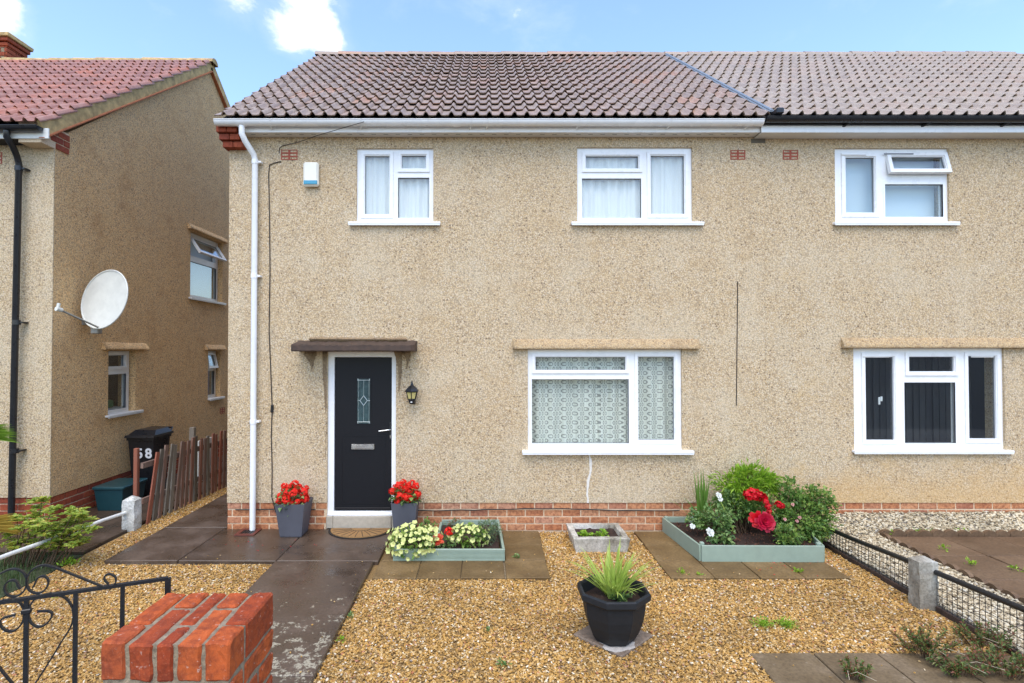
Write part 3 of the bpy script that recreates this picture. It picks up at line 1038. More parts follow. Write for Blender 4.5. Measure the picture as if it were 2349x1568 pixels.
def half_gutter(house, name, mat, x0, x1, y, z, r, mat_end=None):
    mb = MB()
    prof = [(y + math.cos(a) * r, z + math.sin(a) * r) for a in [PI + PI * k / 10 for k in range(11)]]
    n = len(prof)
    v = [(x0, p[0], p[1]) for p in prof] + [(x1, p[0], p[1]) for p in prof]
    mb.add(v, [(i, i + 1, n + i + 1, n + i) for i in range(n - 1)], True)
    inner = [(y + math.cos(a) * (r - .006), z - .004 + math.sin(a) * (r - .008)) for a in [PI + PI * k / 10 for k in range(11)]]
    v = [(x0, p[0], p[1]) for p in inner] + [(x1, p[0], p[1]) for p in inner]
    mb.add(v, [(n + i, n + i + 1, i + 1, i) for i in range(n - 1)], True)
    for x, rev in ((x0, True), (x1, False)):
        f = tuple(range(n))
        mb.add([(x, p[0], p[1]) for p in prof], [f if not rev else tuple(reversed(f))])
    mb.tube([(x0, y - r, z), (x1, y - r, z)], .006, 6)
    mb.tube([(x0, y + r, z), (x1, y + r, z)], .006, 6)
    return put(name, mb, mat, house)


# ------------------------------------------------------------------ the house with the black door
MX0, MX1 = -3.21, 3.53
house = thing('house', 'pebbledashed house with black front door, white gutter and brown tiled roof', 'house', (0.16, 3.8, 0))
c4 = crop(800, 100, 1.96)
c3b = crop(2000, 450, 2.61)
c7 = crop(1800, 1200, 2.091)
W1 = (-1.606, -.639, 3.88, 4.823)
W2 = (1.176, 2.627, 3.88, 4.836)
W4 = (.55, 2.48, 1.02, 2.285)
DR = (-1.962, -1.102, .19, 2.256)
wall = MB().panel(MX0, MX1, 0.372, 5.03, [W1, W2, W4, (DR[0], DR[1], .372, DR[3])], 0.0, .28)
wall.box(MX0, MX0 + .28, .28, 7.55, -.05, 5.03).box(MX0, MX1, 7.55, 7.83, -.05, 5.03)
gab = [(0.0, 5.03), (7.83, 5.03), (3.915, 7.86)]
wall.add([(MX0, a, b) for a, b in gab] + [(MX0 + .25, a, b) for a, b in gab], [(0, 2, 1), (3, 4, 5), (0, 1, 4, 3), (1, 2, 5, 4), (2, 0, 3, 5)])
wall_o = put('wall', wall, M['dash'], house)
pl = put('plinth', MB().box(MX0 + .006, DR[0], .015, .28, -.1, .371).box(DR[1], MX1, .015, .28, -.1, .371), M['mortar'], house)
bm_main = brick_mesh(M['brick'])
brick_run(pl, bm_main, MX0 + .004, DR[0] - .004, .373, 4, plane=.010, off0=.05)
brick_run(pl, bm_main, DR[1] + .004, MX1, .373, 4, plane=.010, off0=.11)

# windows of the house
window(house, TF, W1, [(c4(1118, 958, 1297, 1385), 'sash'), (c4(1387, 955, 1563, 1050), 'sash'), (c4(1360, 1118, 1588, 1412), 'fixed')],
       (-1.70, -.548, 3.884))
window(house, TF, W2, [(c3b(508, 365, 1020, 485), 'sash'), (c3b(470, 583, 1048, 968), 'fixed'), (c3b(1140, 360, 1470, 928), 'sash')],
       (1.095, 2.755, 3.884))
window(house, TF, W4, [(c7(432, 292, 1135, 393), 'sash'), (c7(404, 465, 1162, 966), 'fixed'), (c7(1233, 290, 1517, 940), 'sash')],
       (.475, 2.605, 1.03), sash_w=.042, sill_h=.035, proj=.075)
for r_ in (W1, W2, W4): room(house, TF, r_)
curtain('net_curtain', 'white net curtain behind the small upper window above the front door', 'curtain', (W1[0] + .03, W1[1] - .03, W1[2] + .02, W1[3] - .03), M['net'], y=.115)
curtain('net_curtain', 'white net curtain behind the wide upper window of the house with the black door', 'curtain', (W2[0] + .03, W2[1] - .03, W2[2] + .02, W2[3] - .03), M['net'], y=.115)
curtain('lace_curtain', 'patterned lace curtain behind the ground-floor window beside the front door', 'curtain', (W4[0] + .03, W4[1] - .03, W4[2] + .02, W4[3] - .02), M['lace'], y=.15, fold=.16, amp=.022, n=160)


def drip_ledge(house, T, u0, u1, w_bot, h, mat, proj=.07, name='drip_ledge', seg=26):
    """rendered hood over an opening: bulges out of the wall and hangs over the frame"""
    prof = [(0.0, h), (-.25 * proj, h * .86), (-.65 * proj, h * .52), (-.95 * proj, h * .22), (-proj, h * .06), (-.92 * proj, 0.0), (0.02, 0.004)]
    mb = MB()
    n = len(prof)
    for i in range(seg + 1):
        u = u0 + (u1 - u0) * i / seg
        e = 1.0
        for p in prof:
            wob = RND.uniform(-.004, .004)
            mb.V.append(T(u, p[0] * e + (wob if -.9 * proj < p[0] < 0 else 0), w_bot + p[1] + (wob if p[1] > .001 else 0)))
    for i in range(seg):
        for k in range(n - 1):
            mb.F.append((i * n + k, i * n + k + 1, (i + 1) * n + k + 1, (i + 1) * n + k))
            mb.S.append(True)
    mb.F.append(tuple(range(n))); mb.S.append(False)
    mb.F.append(tuple(seg * n + k for k in reversed(range(n)))); mb.S.append(False)
    return put(name, mb, mat, house)


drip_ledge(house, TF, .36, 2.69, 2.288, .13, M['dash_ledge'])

# front door
dx0, dx1 = DR[0], DR[1]
door = put('door', MB().box(dx0 + .085, dx1 - .062, .055, .10, .262, DR[3] - .072, .002), M['door'], house, label='black panelled front door with a narrow leaded light')
dfr = MB().panel(dx0, dx1, .232, DR[3], [(dx0 + .078, dx1 - .058, .258, DR[3] - .066)], .035, .11)
dfr.box(dx0 + .002, dx1 - .002, .005, .11, .205, .2318, .004)
put('door_frame', dfr, M['upvc'], house)
put('jamb_foot', MB().box(dx0 - .012, dx0 + .075, -.004, .1, .05, .204, .01), M['stone_sill'], house)
put('jamb_foot', MB().box(dx1 - .052, dx1 + .008, -.004, .1, .05, .204, .01), M['stone_sill'], house)
put('doorstep', MB().box(dx0 + .076, dx1 - .053, -.010, .28, .05, .204, .008), M['stone_sill'], house)
c5 = crop(1150, 1250, 1.96)
gp = c5(372, 335, 464, 665, .05)
put('panel_moulding', MB().panel(gp[0] - .014, gp[1] + .014, gp[2] - .014, gp[3] + .014, [(gp[0], gp[1], gp[2], gp[3])], .049, .06), M['door'], door)
put('pane', MB().box(gp[0], gp[1], .0535, .0545, gp[2], gp[3]), simple('bevelled_glass', (0.05, 0.085, 0.085), 0.12, var=0.5, scale=18), door)
came = MB()
cx = (gp[0] + gp[1]) / 2
cz = gp[2] + (gp[3] - gp[2]) * .51
a0, a1, b0, b1 = gp[0] + .012, gp[1] - .012, gp[2] + .02, gp[3] - .02
fl = lambda p, q, r=.0032: came.tube([(p[0], .052, p[1]), (q[0], .052, q[1])], r, 5)
for x in (a0, a1): fl((x, gp[2]), (x, gp[3]), .002)
for z in (b0, b1): fl((gp[0], z), (gp[1], z), .0042)
fl((gp[0], gp[3]), (a0, b1)), fl((gp[1], gp[3]), (a1, b1)), fl((gp[0], gp[2]), (a0, b0)), fl((gp[1], gp[2]), (a1, b0))
dm = [(cx, cz + .062), (cx + .046, cz), (cx, cz - .062), (cx - .046, cz)]
for i in range(4): fl(dm[i], dm[(i + 1) % 4], .0045)
fl((cx, cz + .062), (cx, b1), .002), fl((cx, cz - .062), (cx, b0), .002), fl((cx - .046, cz), (gp[0], cz), .003), fl((cx + .046, cz), (gp[1], cz), .003)
put('leading', came, M['lead_came'], door)
lb = c5(328, 815, 498, 855, .05)
mb = MB().box(lb[0], lb[1], .036, .056, lb[2], lb[3], .004)
put('letter_plate', mb, M['chrome'], door)
put('letter_flap', MB().box(lb[0] + .012, lb[1] - .012, .030, .037, lb[2] + .012, lb[3] - .012, .003), M['chrome'], door)
hz = c5(540, 690, 620, 715, .05)
mb = MB().box(dx1 - .088, dx1 - .066, .040, .056, hz[2] - .12, hz[2] + .10, .004)
put('lock_plate', mb, M['black_iron'], door)
put('handle', MB().tube([(dx1 - .076, .05, hz[2] + .012), (dx1 - .076, .006, hz[2] + .012), (dx1 - .10, .0, hz[2] + .01), (dx1 - .215, .0, hz[2] - .004)], .0095, 8), M['chrome'], door)
put('lock_cylinder', MB().box(dx1 - .083, dx1 - .069, .028, .042, hz[2] - .10, hz[2] - .055, .004), M['chrome'], door)
mb = MB()
mb.panel(dx0 + .17, dx1 - .14, .34, 1.2, [(dx0 + .182, dx1 - .152, .352, 1.188)], .052, .06)
put('door_moulding', mb, M['door'], door)
put('weather_bar', MB().box(dx0 + .092, dx1 - .07, .035, .056, .275, .30, .006), M['door'], door)
# canopy slab over the door
cn = MB()
cp0, cp1 = -2.315, -.838
prof = [(0.02, 2.40), (-.10, 2.385), (-.31, 2.35), (-.345, 2.335), (-.35, 2.272), (-.33, 2.262), (0.02, 2.262)]
seg = 40
n = len(prof)
for i in range(seg + 1):
    u = cp0 + (cp1 - cp0) * i / seg
    e = min(1.0, min(u - cp0, cp1 - u) / .035 * .12 + .88)
    for (yy, zz) in prof:
        q = RND.uniform(-.007, .009) if zz > 2.33 else RND.uniform(-.002, .002)
        cn.V.append(Vector((u, yy * e, zz + q)))
for i in range(seg):
    for k in range(n - 1):
        cn.F.append((i * n + k, i * n + k + 1, (i + 1) * n + k + 1, (i + 1) * n + k)); cn.S.append(False)
cn.F.append(tuple(range(n))); cn.S.append(False)
cn.F.append(tuple(seg * n + k for k in reversed(range(n)))); cn.S.append(False)
put('canopy', cn, M['canopy'], house)
put('canopy_fillet', MB().box(cp0 + .15, cp1 - .12, -.12, -.002, 2.385, 2.43, .02, .008), M['dash_dirty'], house)
# dark run-off stains in the render beside the canopy
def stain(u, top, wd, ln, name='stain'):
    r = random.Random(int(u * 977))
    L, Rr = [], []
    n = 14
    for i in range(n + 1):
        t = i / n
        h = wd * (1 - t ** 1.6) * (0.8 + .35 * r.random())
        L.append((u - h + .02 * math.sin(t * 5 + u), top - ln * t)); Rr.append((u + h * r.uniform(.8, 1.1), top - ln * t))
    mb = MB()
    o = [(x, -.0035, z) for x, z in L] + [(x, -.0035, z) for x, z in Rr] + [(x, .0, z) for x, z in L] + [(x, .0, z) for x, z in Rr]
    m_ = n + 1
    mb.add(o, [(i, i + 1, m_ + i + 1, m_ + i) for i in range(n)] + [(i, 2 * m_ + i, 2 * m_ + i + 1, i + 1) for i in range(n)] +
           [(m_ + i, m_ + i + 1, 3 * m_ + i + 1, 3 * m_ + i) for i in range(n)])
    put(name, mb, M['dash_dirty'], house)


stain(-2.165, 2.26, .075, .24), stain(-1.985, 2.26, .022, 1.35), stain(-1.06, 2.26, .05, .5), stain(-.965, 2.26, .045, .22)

# crack that was filled below the window
mb = MB()
pp = []
for i in range(13):
    t = i / 12
    pp.append((1.318 + .018 * math.sin(t * 6) - .012 * t + RND.uniform(-.006, .006), 1.0 - t * .63))
wv = [.011 + RND.uniform(-.003, .006) for _ in pp]
mb.add([(x - h, -.004, z) for (x, z), h in zip(pp, wv)] + [(x + h, -.004, z) for (x, z), h in zip(pp, wv)] +
       [(x - h, .001, z) for (x, z), h in zip(pp, wv)] + [(x + h, .001, z) for (x, z), h in zip(pp, wv)],
       [(i, i + 1, 14 + i, 13 + i) for i in range(12)] + [(i, 26 + i, 27 + i, i + 1) for i in range(12)] + [(13 + i, 14 + i, 40 + i, 39 + i) for i in range(12)])
put('filled_crack', mb, M['filler'], house)

# brick corbel under the left end of the eaves
cor = put('corbel', MB().box(-3.245, -3.0, -.06, .1, 4.81, 5.02), M['mortar_grey'], house)
bm_red = brick_mesh(M['brick_red'])
for k, (z, xo, yo) in enumerate(((4.835, 0.0, 0.0), (4.918, -.03, -.035), (5.0, -.05, -.07))):
    inst('brick', bm_red, cor, (-3.185 + xo, -.03 + yo, z), (0, 0, 0), (.125, .16, .072))
    inst('brick', bm_red, cor, (-3.055 + xo, -.03 + yo, z), (0, 0, 0), (.122, .16, .072))

# eaves
put('fascia', MB().box(-3.0, MX1 - .12, -.165, -.145, 4.962, 5.075, .003), M['upvc'], house)
put('soffit', MB().box(-3.0, MX1 - .12, -.144, 0.0, 4.965, 4.975), M['upvc_dull'], house)
mb = MB()
for k in range(42):
    x = -2.9 + k * .15
    mb.box(x, x + .055, -.0995, -.0875, 4.9635, 4.966)
put('soffit_vents', mb, M['seal'], house)
gutter = half_gutter(house, 'gutter', M['upvc'], -3.275, MX1 - .13, -.232, 5.075, .062)
for x in (-2.62, -1.52, -.18, .02, 1.13, 2.24, 3.2):
    put('gutter_bracket', MB().tube([(x, -.15, 4.99), (x + .012, -.2, 5.0), (x + .02, -.235, 5.010), (x + .03, -.28, 5.04), (x + .03, -.298, 5.078)], .007, 6), M['upvc'], gutter)
for x in (-2.96, -.34): half_gutter(gutter, 'gutter_joint', M['upvc'], x - .05, x + .05, -.232, 5.073, .067)
dpx = -2.862
pipe = put('downpipe', MB().tube([(-2.955, -.232, 5.02), (-2.955, -.232, 4.92), (-2.93, -.19, 4.84), (dpx - .01, -.085, 4.72), (dpx, -.062, 4.66), (dpx, -.062, .055)], .036, 12), M['upvc'], house)
for z in (4.63, 3.2, 1.39):
    put('pipe_clip', MB().tube([(dpx, -.062, z - .025), (dpx, -.062, z + .025)], .042, 12).box(dpx + .03, dpx + .075, -.07, .0, z - .012, z + .012, .003), M['upvc'], pipe)
air_brick(house, TF, -2.558, -2.352, 4.675, 4.805)
air_brick(house, TF, 3.108, 3.295, 4.68, 4.80)

# roof
RY, SL = 3.8, 0.716
E_Y, E_Z = -.285, 5.085
roof = roof_deck(house, MX0, MX1, -.22, 5.105, RY, 5.105 + 4.02 * SL, M['dark_deck'])
TW = 6.72 / 22
tile_roof(roof, M['tile'], -3.262, 22, TW, E_Y, E_Z + .002, SL, 15, 5.03 / 15, 300)
ridge_tiles(roof, M['tile'], -3.27, MX1 - .05, RY, E_Z + 4.085 * SL - .015, .45)

# ------------------------------------------------------------------ the house joined on the right
RX0, RX1 = 3.532, 10.25
hr = thing('house', 'attached house on the right with black gutter and dark ground-floor window', 'house', (7.0, 3.8, 0))
c4b = crop(3000, 450, 2.7964)
c5b = crop(3000, 1200, 2.0905)
W3 = (4.425, 5.863, 3.88, 4.825)
W5 = (4.632, 6.522, 1.02, 2.30)
wall = MB().panel(RX0, RX1, 0.372, 5.03, [W3, W5, (7.6, 8.5, .372, 2.25), (7.7, 8.9, 3.88, 4.83)], 0.0, .28)
wall.box(RX1 - .28, RX1, .28, 7.55, -.05, 5.03).box(RX0, RX1, 7.55, 7.83, -.05, 5.03)
wall.add([(RX1 - .25, a, b) for a, b in gab] + [(RX1, a, b) for a, b in gab], [(0, 2, 1), (3, 4, 5), (0, 1, 4, 3), (1, 2, 5, 4), (2, 0, 3, 5)])
put('wall', wall, M['dash_right'], hr)
pl = put('plinth', MB().box(RX0, RX1, .015, .28, -.1, .371), M['mortar'], hr)
brick_run(pl, bm_main, RX0 + .004, 8.2, .373, 3, plane=.010, off0=.17)
window(hr, TF, W3, [(c4b(458, 405, 765, 980), 'sash', 0, (('handle', 5.055, 4.21), ('vent', 4.52, 4.83, 4.735, 'upvc_dull'))),
                    (c4b(925, 402, 1468, 545), 'sash', 15, (('vent', 5.05, 5.42, 4.74, 'seal'),)),
                    (c4b(870, 685, 1480, 1025), 'fixed')], (4.388, 5.955, 3.884), sash_w=.055)
window(hr, TF, W5, [(c5b(497, 292, 725, 940), 'sash', 0, (('handle', 5.04, 1.66), ('vent', 4.76, 5.09, 2.185, 'upvc_dull'))),
                    (c5b(838, 290, 1190, 405), 'sash'), (c5b(800, 490, 1205, 965), 'fixed'),
                    (c5b(1300, 285, 1522, 930), 'sash', 0, (('vent', 6.12, 6.40, 2.185, 'upvc_dull'),))], (4.60, 6.588, 1.03), sash_w=.05)
for r_ in (W3, W5): room(hr, TF, r_)
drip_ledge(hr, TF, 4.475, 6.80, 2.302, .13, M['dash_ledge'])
mb = MB().panel(W3[0] + .03, W3[1] - .03, W3[2] + .02, W3[3] - .02, [], .20, .206)
tag(put('roller_blind', mb, M['blind_pale'], org=(5.1, .2, 3.9)), 'pale blue blind drawn behind the upper window of the attached right-hand house', 'blind')
vb = thing('vertical_blind', 'dark vertical blind behind the ground-floor window of the right-hand house', 'blind', (5.55, .26, 1.05))
slm = MB().box(-.044, .044, -.002, .002, 0, 1.2).mesh('slat', M['blind'])
for k in range(21):
    inst('slat', slm, vb, (4.68 + k * .088, .42 + .004 * (k % 3), 1.05), (0, 0, .2 + RND.uniform(-.06, .06)))
air_brick(hr, TF, 3.77, 3.96, 4.68, 4.80)
put('fascia', MB().box(RX0 - .13, RX1, -.205, -.185, 4.945, 5.03, .004), M['upvc'], hr)
put('fascia_back', MB().box(RX0 - .128, RX1, -.17, -.15, 5.031, 5.085), M['upvc_dull'], hr)
put('soffit', MB().box(RX0 - .125, RX1, -.184, 0.0, 4.945, 4.955), M['upvc_dull'], hr)
gut = half_gutter(hr, 'gutter', M['black_plastic'], RX0 - .12, RX1, -.275, 5.092, .055)
for k in range(6):
    x = 4.40 + k * .965
    put('gutter_bracket', MB().tube([(x, -.19, 5.02), (x + .03, -.215, 5.035), (x + .06, -.25, 5.045), (x + .07, -.275, 5.042)], [.02, .014, .012, .012], 6), M['black_plastic'], gut)
put('patched_render', MB().box(3.37, 3.55, -.006, .0, 4.89, 4.943, .002), simple('grey_render', (0.14, 0.125, 0.10), 0.9), hr)
roof_r = roof_deck(hr, RX0, RX1, -.22, 5.105, RY, 5.105 + 4.02 * SL, M['dark_deck'])
tile_roof(roof_r, M['tile_right'], RX0 + .03, 22, TW, E_Y, E_Z + .01, SL, 15, 5.03 / 15, 300)
ridge_tiles(roof_r, M['tile_right'], RX0 - .03, RX1 + .03, RY, E_Z + 4.085 * SL - .012, .45)
bo = MB()
pa = math.atan(SL)
for (sw, hh, z) in ((.10, .02, .058), (.045, .03, .072)):
    bo.obox((RX0 - .005, (E_Y + RY) / 2 + .05, E_Z + SL * ((RY - E_Y) / 2 + .05) + z), (sw, 4.02 / math.cos(pa), hh), (pa, 0, 0), .006)
put('bonding_gutter', bo, M['lead'], roof_r)
put('gutter_boot', MB().box(RX0 - .02, RX0 + .07, -.36, -.2, 5.12, 5.19, .01), M['black_plastic'], roof_r)

# ------------------------------------------------------------------ the neighbouring house on the left
NX, NY = -5.57, 0.2
hl = thing('house', 'neighbouring house on the left with red tiled roof and its gable wall along the path', 'house', (-9, 4.2, 0))
TS = TSx(NX)
LW = (1.28, 1.93, 1.30, 2.27)          # small kitchen window, tall window etc. on the gable wall: y0, y1, z0, z1
UW = (3.56, 4.86, 3.26, 4.56)
SW = (4.27, 4.80, 1.28, 2.27)
NRY = 4.25
wall = MB().panel(NY, 8.3, .385, 5.02, [LW, UW, SW], 0.0, .28, TS)
wall.box(-13, NX - .28, NY, NY + .28, .385, 5.02).box(-13, NX - .28, 8.02, 8.3, .385, 5.02)
gb = [(NY, 5.02), (8.3, 5.02), (NRY, 8.02)]
wall.add([(NX - .25, a, b) for a, b in gb] + [(NX, a, b) for a, b in gb], [(0, 2, 1), (3, 4, 5), (0, 1, 4, 3), (1, 2, 5, 4), (2, 0, 3, 5)])
put('wall', wall, M['dash_left_shaded'], hl)
# the front of that house is as pale as its neighbours: a pale sheet over the core, whose brown is partly painted shade
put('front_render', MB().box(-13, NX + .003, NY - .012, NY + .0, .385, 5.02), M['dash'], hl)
pl = put('plinth', MB().box(-13, NX - .018, NY + .016, 8.28, -.1, .384), M['mortar'], hl)
brick_run(pl, bm_red, NX - 1.6, NX - .006, .386, 4, plane=NY + .004, off0=.09)
brick_run(pl, bm_red, NY + .06, 5.6, .386, 4, face='side', plane=NX - .006, off0=.02)


def sp(x, y, ox=0, oy=850, sc=1.823, X=NX):
    d = ray((ox + x / sc) * .61172, (oy + y / sc) * .61172)
    p = CAM + d * ((X - CAM.x) / d.x)
    return p.y, p.z


def sr(x0, y0, x1, y1):
    a, b = sp(x0, y0, X=NX - .1), sp(x1, y1, X=NX - .1)
    return (a[0], b[0], min(a[1], b[1]), max(a[1], b[1]))


LWf = (1.30, 1.90, 1.305, 2.265)
window(hl, TS, LWf, [((1.40, 1.79, 2.03, 2.20), 'sash'), ((1.36, 1.83, 1.37, 1.91), 'fixed')], (1.22, 2.06, 1.315), vf=.09, mat='upvc_dull', proj=.06)
window(hl, TS, (3.60, 4.83, 3.27, 4.55), [((3.72, 4.71, 4.14, 4.44), 'sash', 33), ((3.67, 4.77, 3.35, 4.0), 'fixed')], (3.50, 4.93, 3.285), vf=.09, mat='upvc_dull', proj=.06)
window(hl, TS, (4.29, 4.78, 1.29, 2.265), [((4.40, 4.68, 1.95, 2.18), 'sash', 12), ((4.36, 4.72, 1.36, 1.85), 'fixed')], (4.27, 4.90, 1.30), vf=.09, mat='upvc_dull', proj=.06)
for r_ in (LWf, (3.6, 4.83, 3.27, 4.55), (4.29, 4.78, 1.29, 2.265)): room(hl, TS, r_)
drip_ledge(hl, TS, 1.13, 2.18, 2.285, .11, M['dash_left_shaded'], seg=12)
drip_ledge(hl, TS, 3.45, 5.0, 4.575, .11, M['dash_left_shaded'], seg=12)
drip_ledge(hl, TS, 4.13, 4.95, 2.285, .11, M['dash_left_shaded'], seg=10)
air_brick(hl, TS, 4.79, 5.0, .93, 1.06)
air_brick(hl, TFy(NY - .012), -6.44, -6.24, 4.69, 4.84)
mb = MB().panel(3.63, 4.80, 3.30, 4.53, [], .20, .206, TS)
tag(put('roller_blind', mb, M['blind_pale'], org=(NX - .2, 4.2, 3.3)), 'pale blind behind the upper window in the left house gable wall', 'blind')
tag(put('storage_tub', MB().box(NX - .42, NX - .25, 1.62, 1.80, 1.38, 1.50, .02), simple('green_tub', (0.05, 0.16, 0.07), 0.4), org=(NX - .33, 1.7, 1.38)),
    'green tub on the sill inside the small kitchen window of the left house', 'tub')
put('inner_sill', MB().box(NX - .55, NX - .17, 1.2, 2.0, 1.335, 1.378), M['upvc_dull'], hl)

# its eaves, verge and roof
NS = 0.70
NEY, NEZ = -.05, 5.09
put('fascia', MB().box(-13, -5.46, -.05, -.03, 4.93, 5.06, .003), M['paint_white'], hl)
put('soffit', MB().box(-13, -5.7, -.03, NY - .013, 4.93, 4.94), M['dark_deck'], hl)
gut = half_gutter(hl, 'gutter', M['black_plastic'], -13, -5.52, -.11, 5.055, .055)
pp = [(-5.93, -.11, 5.0), (-5.93, -.11, 4.93), (-5.93, -.02, 4.84), (-5.945, .06, 4.75), (-5.95, .10, 4.66), (-5.985, .10, .12)]
pipe = put('downpipe', MB().tube(pp, .038, 12), M['black_plastic'], hl)
for z in (4.6, 2.63, 1.0):
    put('pipe_clip', MB().tube([(-5.95, .10, z - .03), (-5.951, .10, z + .03)], .045, 12).box(-5.92, -5.87, .09, .2, z - .01, z + .01), M['black_plastic'], pipe)
cor = put('corbel', MB().box(-5.85, NX + .005, -.03, .44, 4.89, 5.17), M['mortar'], hl)
for k, (z, y0, y1) in enumerate(((4.93, .20, .44), (5.018, .12, .45), (5.106, .05, .45))):
    n_ = 1 if k == 0 else 2
    ys = [y0, y1] if n_ == 1 else [y0, y0 + (.215 if k == 1 else .19), y1]
    for a, b in zip(ys[:-1], ys[1:]):
        inst('brick', bm_red, cor, (NX - .035, (a + b) / 2, z), (0, 0, 0), (.10, b - a - .012, .075))
for k, (z, x) in enumerate(((4.93, -5.80), (5.018, -5.76))):
    inst('brick', bm_red, cor, (-5.74 + .02 * k, NY - .04 - .05 * k, z), (0, 0, 0), (.215, .10, .075))
roof_l = roof_deck(hl, -13, NX - .262, .05, 5.15, NRY, 5.15 + 4.2 * NS, M['dark_deck'])
tile_roof(roof_l, M['tile_red'], NX + .06 - 24 * .3, 24, .30, NEY - .06, NEZ, NS, 15, 5.30 / 15, 300)
ridge_tiles(roof_l, M['moss'], -13, NX + .09, NRY, NEZ + 4.36 * NS - .05, .46, .13, droop=0.0, jit=.012)
ang = math.atan(NS)
for side in (1, -1):
    L = 4.3 / math.cos(ang)
    cy = NRY - side * (4.3 / 2)
    czm = NEZ + NS * (4.3 / 2 + .03)
    put('verge', MB().obox((NX + .018, cy, czm - .06), (.05, L, .21), (side * ang, 0, 0), .01), M['moss'], roof_l)
    put('verge_edge', MB().obox((NX + .028, cy, czm - .175), (.075, L, .022), (side * ang, 0, 0), .004), M['terracotta'], roof_l)
# chimney stack
ch = put('chimney', MB().box(-11.2, -9.78, 4.32, 4.78, 7.6, 8.56), M['mortar_grey'], roof_l)
for k in range(12):
    zc = 8.52 - k * .0885
    x = -9.775 - (k % 2) * .115
    while x > -10.9:
        inst('brick', bm_red, ch, (x - .108, 4.335, zc), (0, 0, 0), (.217, .05, .0765))
        x -= .231
    for a, b in ([(4.31, 4.54), (4.55, 4.79)] if k % 2 else [(4.31, 4.43), (4.44, 4.66), (4.67, 4.79)]):
        inst('brick', bm_red, ch, (-9.785, (a + b) / 2, zc), (0, 0, 0), (.05, b - a, .0765))
for k, e in enumerate((.03, .065, .10)):
    z0 = 8.50 + k * .085
    put('cap_course', MB().box(-11.2 - e, -9.765 + e, 4.32 - e, 4.78 + e, z0 + .002, z0 + .078, .01, .005), [M['brick_red'], M['brick_red'], M['moss']][k], ch)
put('flaunching', MB().box(-11.1, -9.72, 4.3, 4.8, 8.75, 8.80, .02), M['moss'], ch)
tag(put('flue_pipe', MB().tube([(-10.18, 4.22, 8.30), (-10.16, 4.22, 8.86)], .055, 10), M['paint_white'], org=(-10.18, 4.22, 8.3)), 'white pipe standing against the chimney at the left edge', 'pipe')

# ================================================================== GRAVEL
def gravel(name, mesh_faces, mat, density, smin, smax, seed, label):
    mb = MB()
    for poly in mesh_faces: mb.add(poly, [tuple(range(len(poly)))])
    o = put(name, mb, None, kind='stuff')
    o['label'] = label
    o['category'] = 'gravel'
    ng = bpy.data.node_groups.new(name + '_scatter', 'GeometryNodeTree')
    ng.interface.new_socket('Geometry', in_out='INPUT', socket_type='NodeSocketGeometry')
    ng.interface.new_socket('Geometry', in_out='OUTPUT', socket_type='NodeSocketGeometry')
    N, L = ng.nodes, ng.links
    gi, go = N.new('NodeGroupInput'), N.new('NodeGroupOutput')
    dp = N.new('GeometryNodeDistributePointsOnFaces')
    dp.inputs['Density'].default_value = density
    dp.inputs['Seed'].default_value = seed

    def rv(lo, hi, sd, kind='FLOAT'):
        r = N.new('FunctionNodeRandomValue')
        r.data_type = kind
        i = {'FLOAT': (2, 3), 'FLOAT_VECTOR': (0, 1)}[kind]
        r.inputs[i[0]].default_value, r.inputs[i[1]].default_value = lo, hi
        r.inputs['Seed'].default_value = sd
        return r.outputs[{'FLOAT': 1, 'FLOAT_VECTOR': 0}[kind]]
    sp_ = N.new('GeometryNodeSetPosition')
    L.new(gi.outputs[0], dp.inputs['Mesh'])
    L.new(dp.outputs['Points'], sp_.inputs['Geometry'])
    L.new(rv((0, 0, -.002), (0, 0, .010), seed + 1, 'FLOAT_VECTOR'), sp_.inputs['Offset'])
    ico = N.new('GeometryNodeMeshIcoSphere')
    ico.inputs['Radius'].default_value = 1.0
    ico.inputs['Subdivisions'].default_value = 2
    nse = N.new('ShaderNodeTexNoise')
    nse.inputs['Scale'].default_value = 1.1
    sub = N.new('ShaderNodeVectorMath'); sub.operation = 'SUBTRACT'; sub.inputs[1].default_value = (.5, .5, .5)
    scl = N.new('ShaderNodeVectorMath'); scl.operation = 'SCALE'; scl.inputs['Scale'].default_value = 1.5
    L.new(nse.outputs['Color'], sub.inputs[0]); L.new(sub.outputs[0], scl.inputs[0])
    sp2 = N.new('GeometryNodeSetPosition')
    L.new(ico.outputs['Mesh'], sp2.inputs['Geometry']); L.new(scl.outputs[0], sp2.inputs['Offset'])
    sm = N.new('GeometryNodeSetMaterial'); sm.inputs['Material'].default_value = mat
    L.new(sp2.outputs[0], sm.inputs['Geometry'])
    ip = N.new('GeometryNodeInstanceOnPoints')
    L.new(sp_.outputs[0], ip.inputs['Points']); L.new(sm.outputs[0], ip.inputs['Instance'])
    L.new(rv((-.5, -.5, 0), (.5, .5, 6.283), seed + 2, 'FLOAT_VECTOR'), ip.inputs['Rotation'])
    L.new(rv((smin, smin * .7, smin * .4), (smax, smax * .75, smax * .55), seed + 3, 'FLOAT_VECTOR'), ip.inputs['Scale'])
    st = N.new('GeometryNodeStoreNamedAttribute')
    st.data_type = 'FLOAT'; st.domain = 'INSTANCE'; st.inputs['Name'].default_value = 'rnd'
    L.new(ip.outputs[0], st.inputs['Geometry'])
    L.new(rv(0.0, 1.0, seed + 4), st.inputs['Value'])
    L.new(st.outputs[0], go.inputs[0])
    md = o.modifiers.new('scatter', 'NODES')
    md.node_group = ng
    return o


def rect(a, b, c, d, z=0.004): return [(a, c, z), (b, c, z), (b, d, z), (a, d, z)]


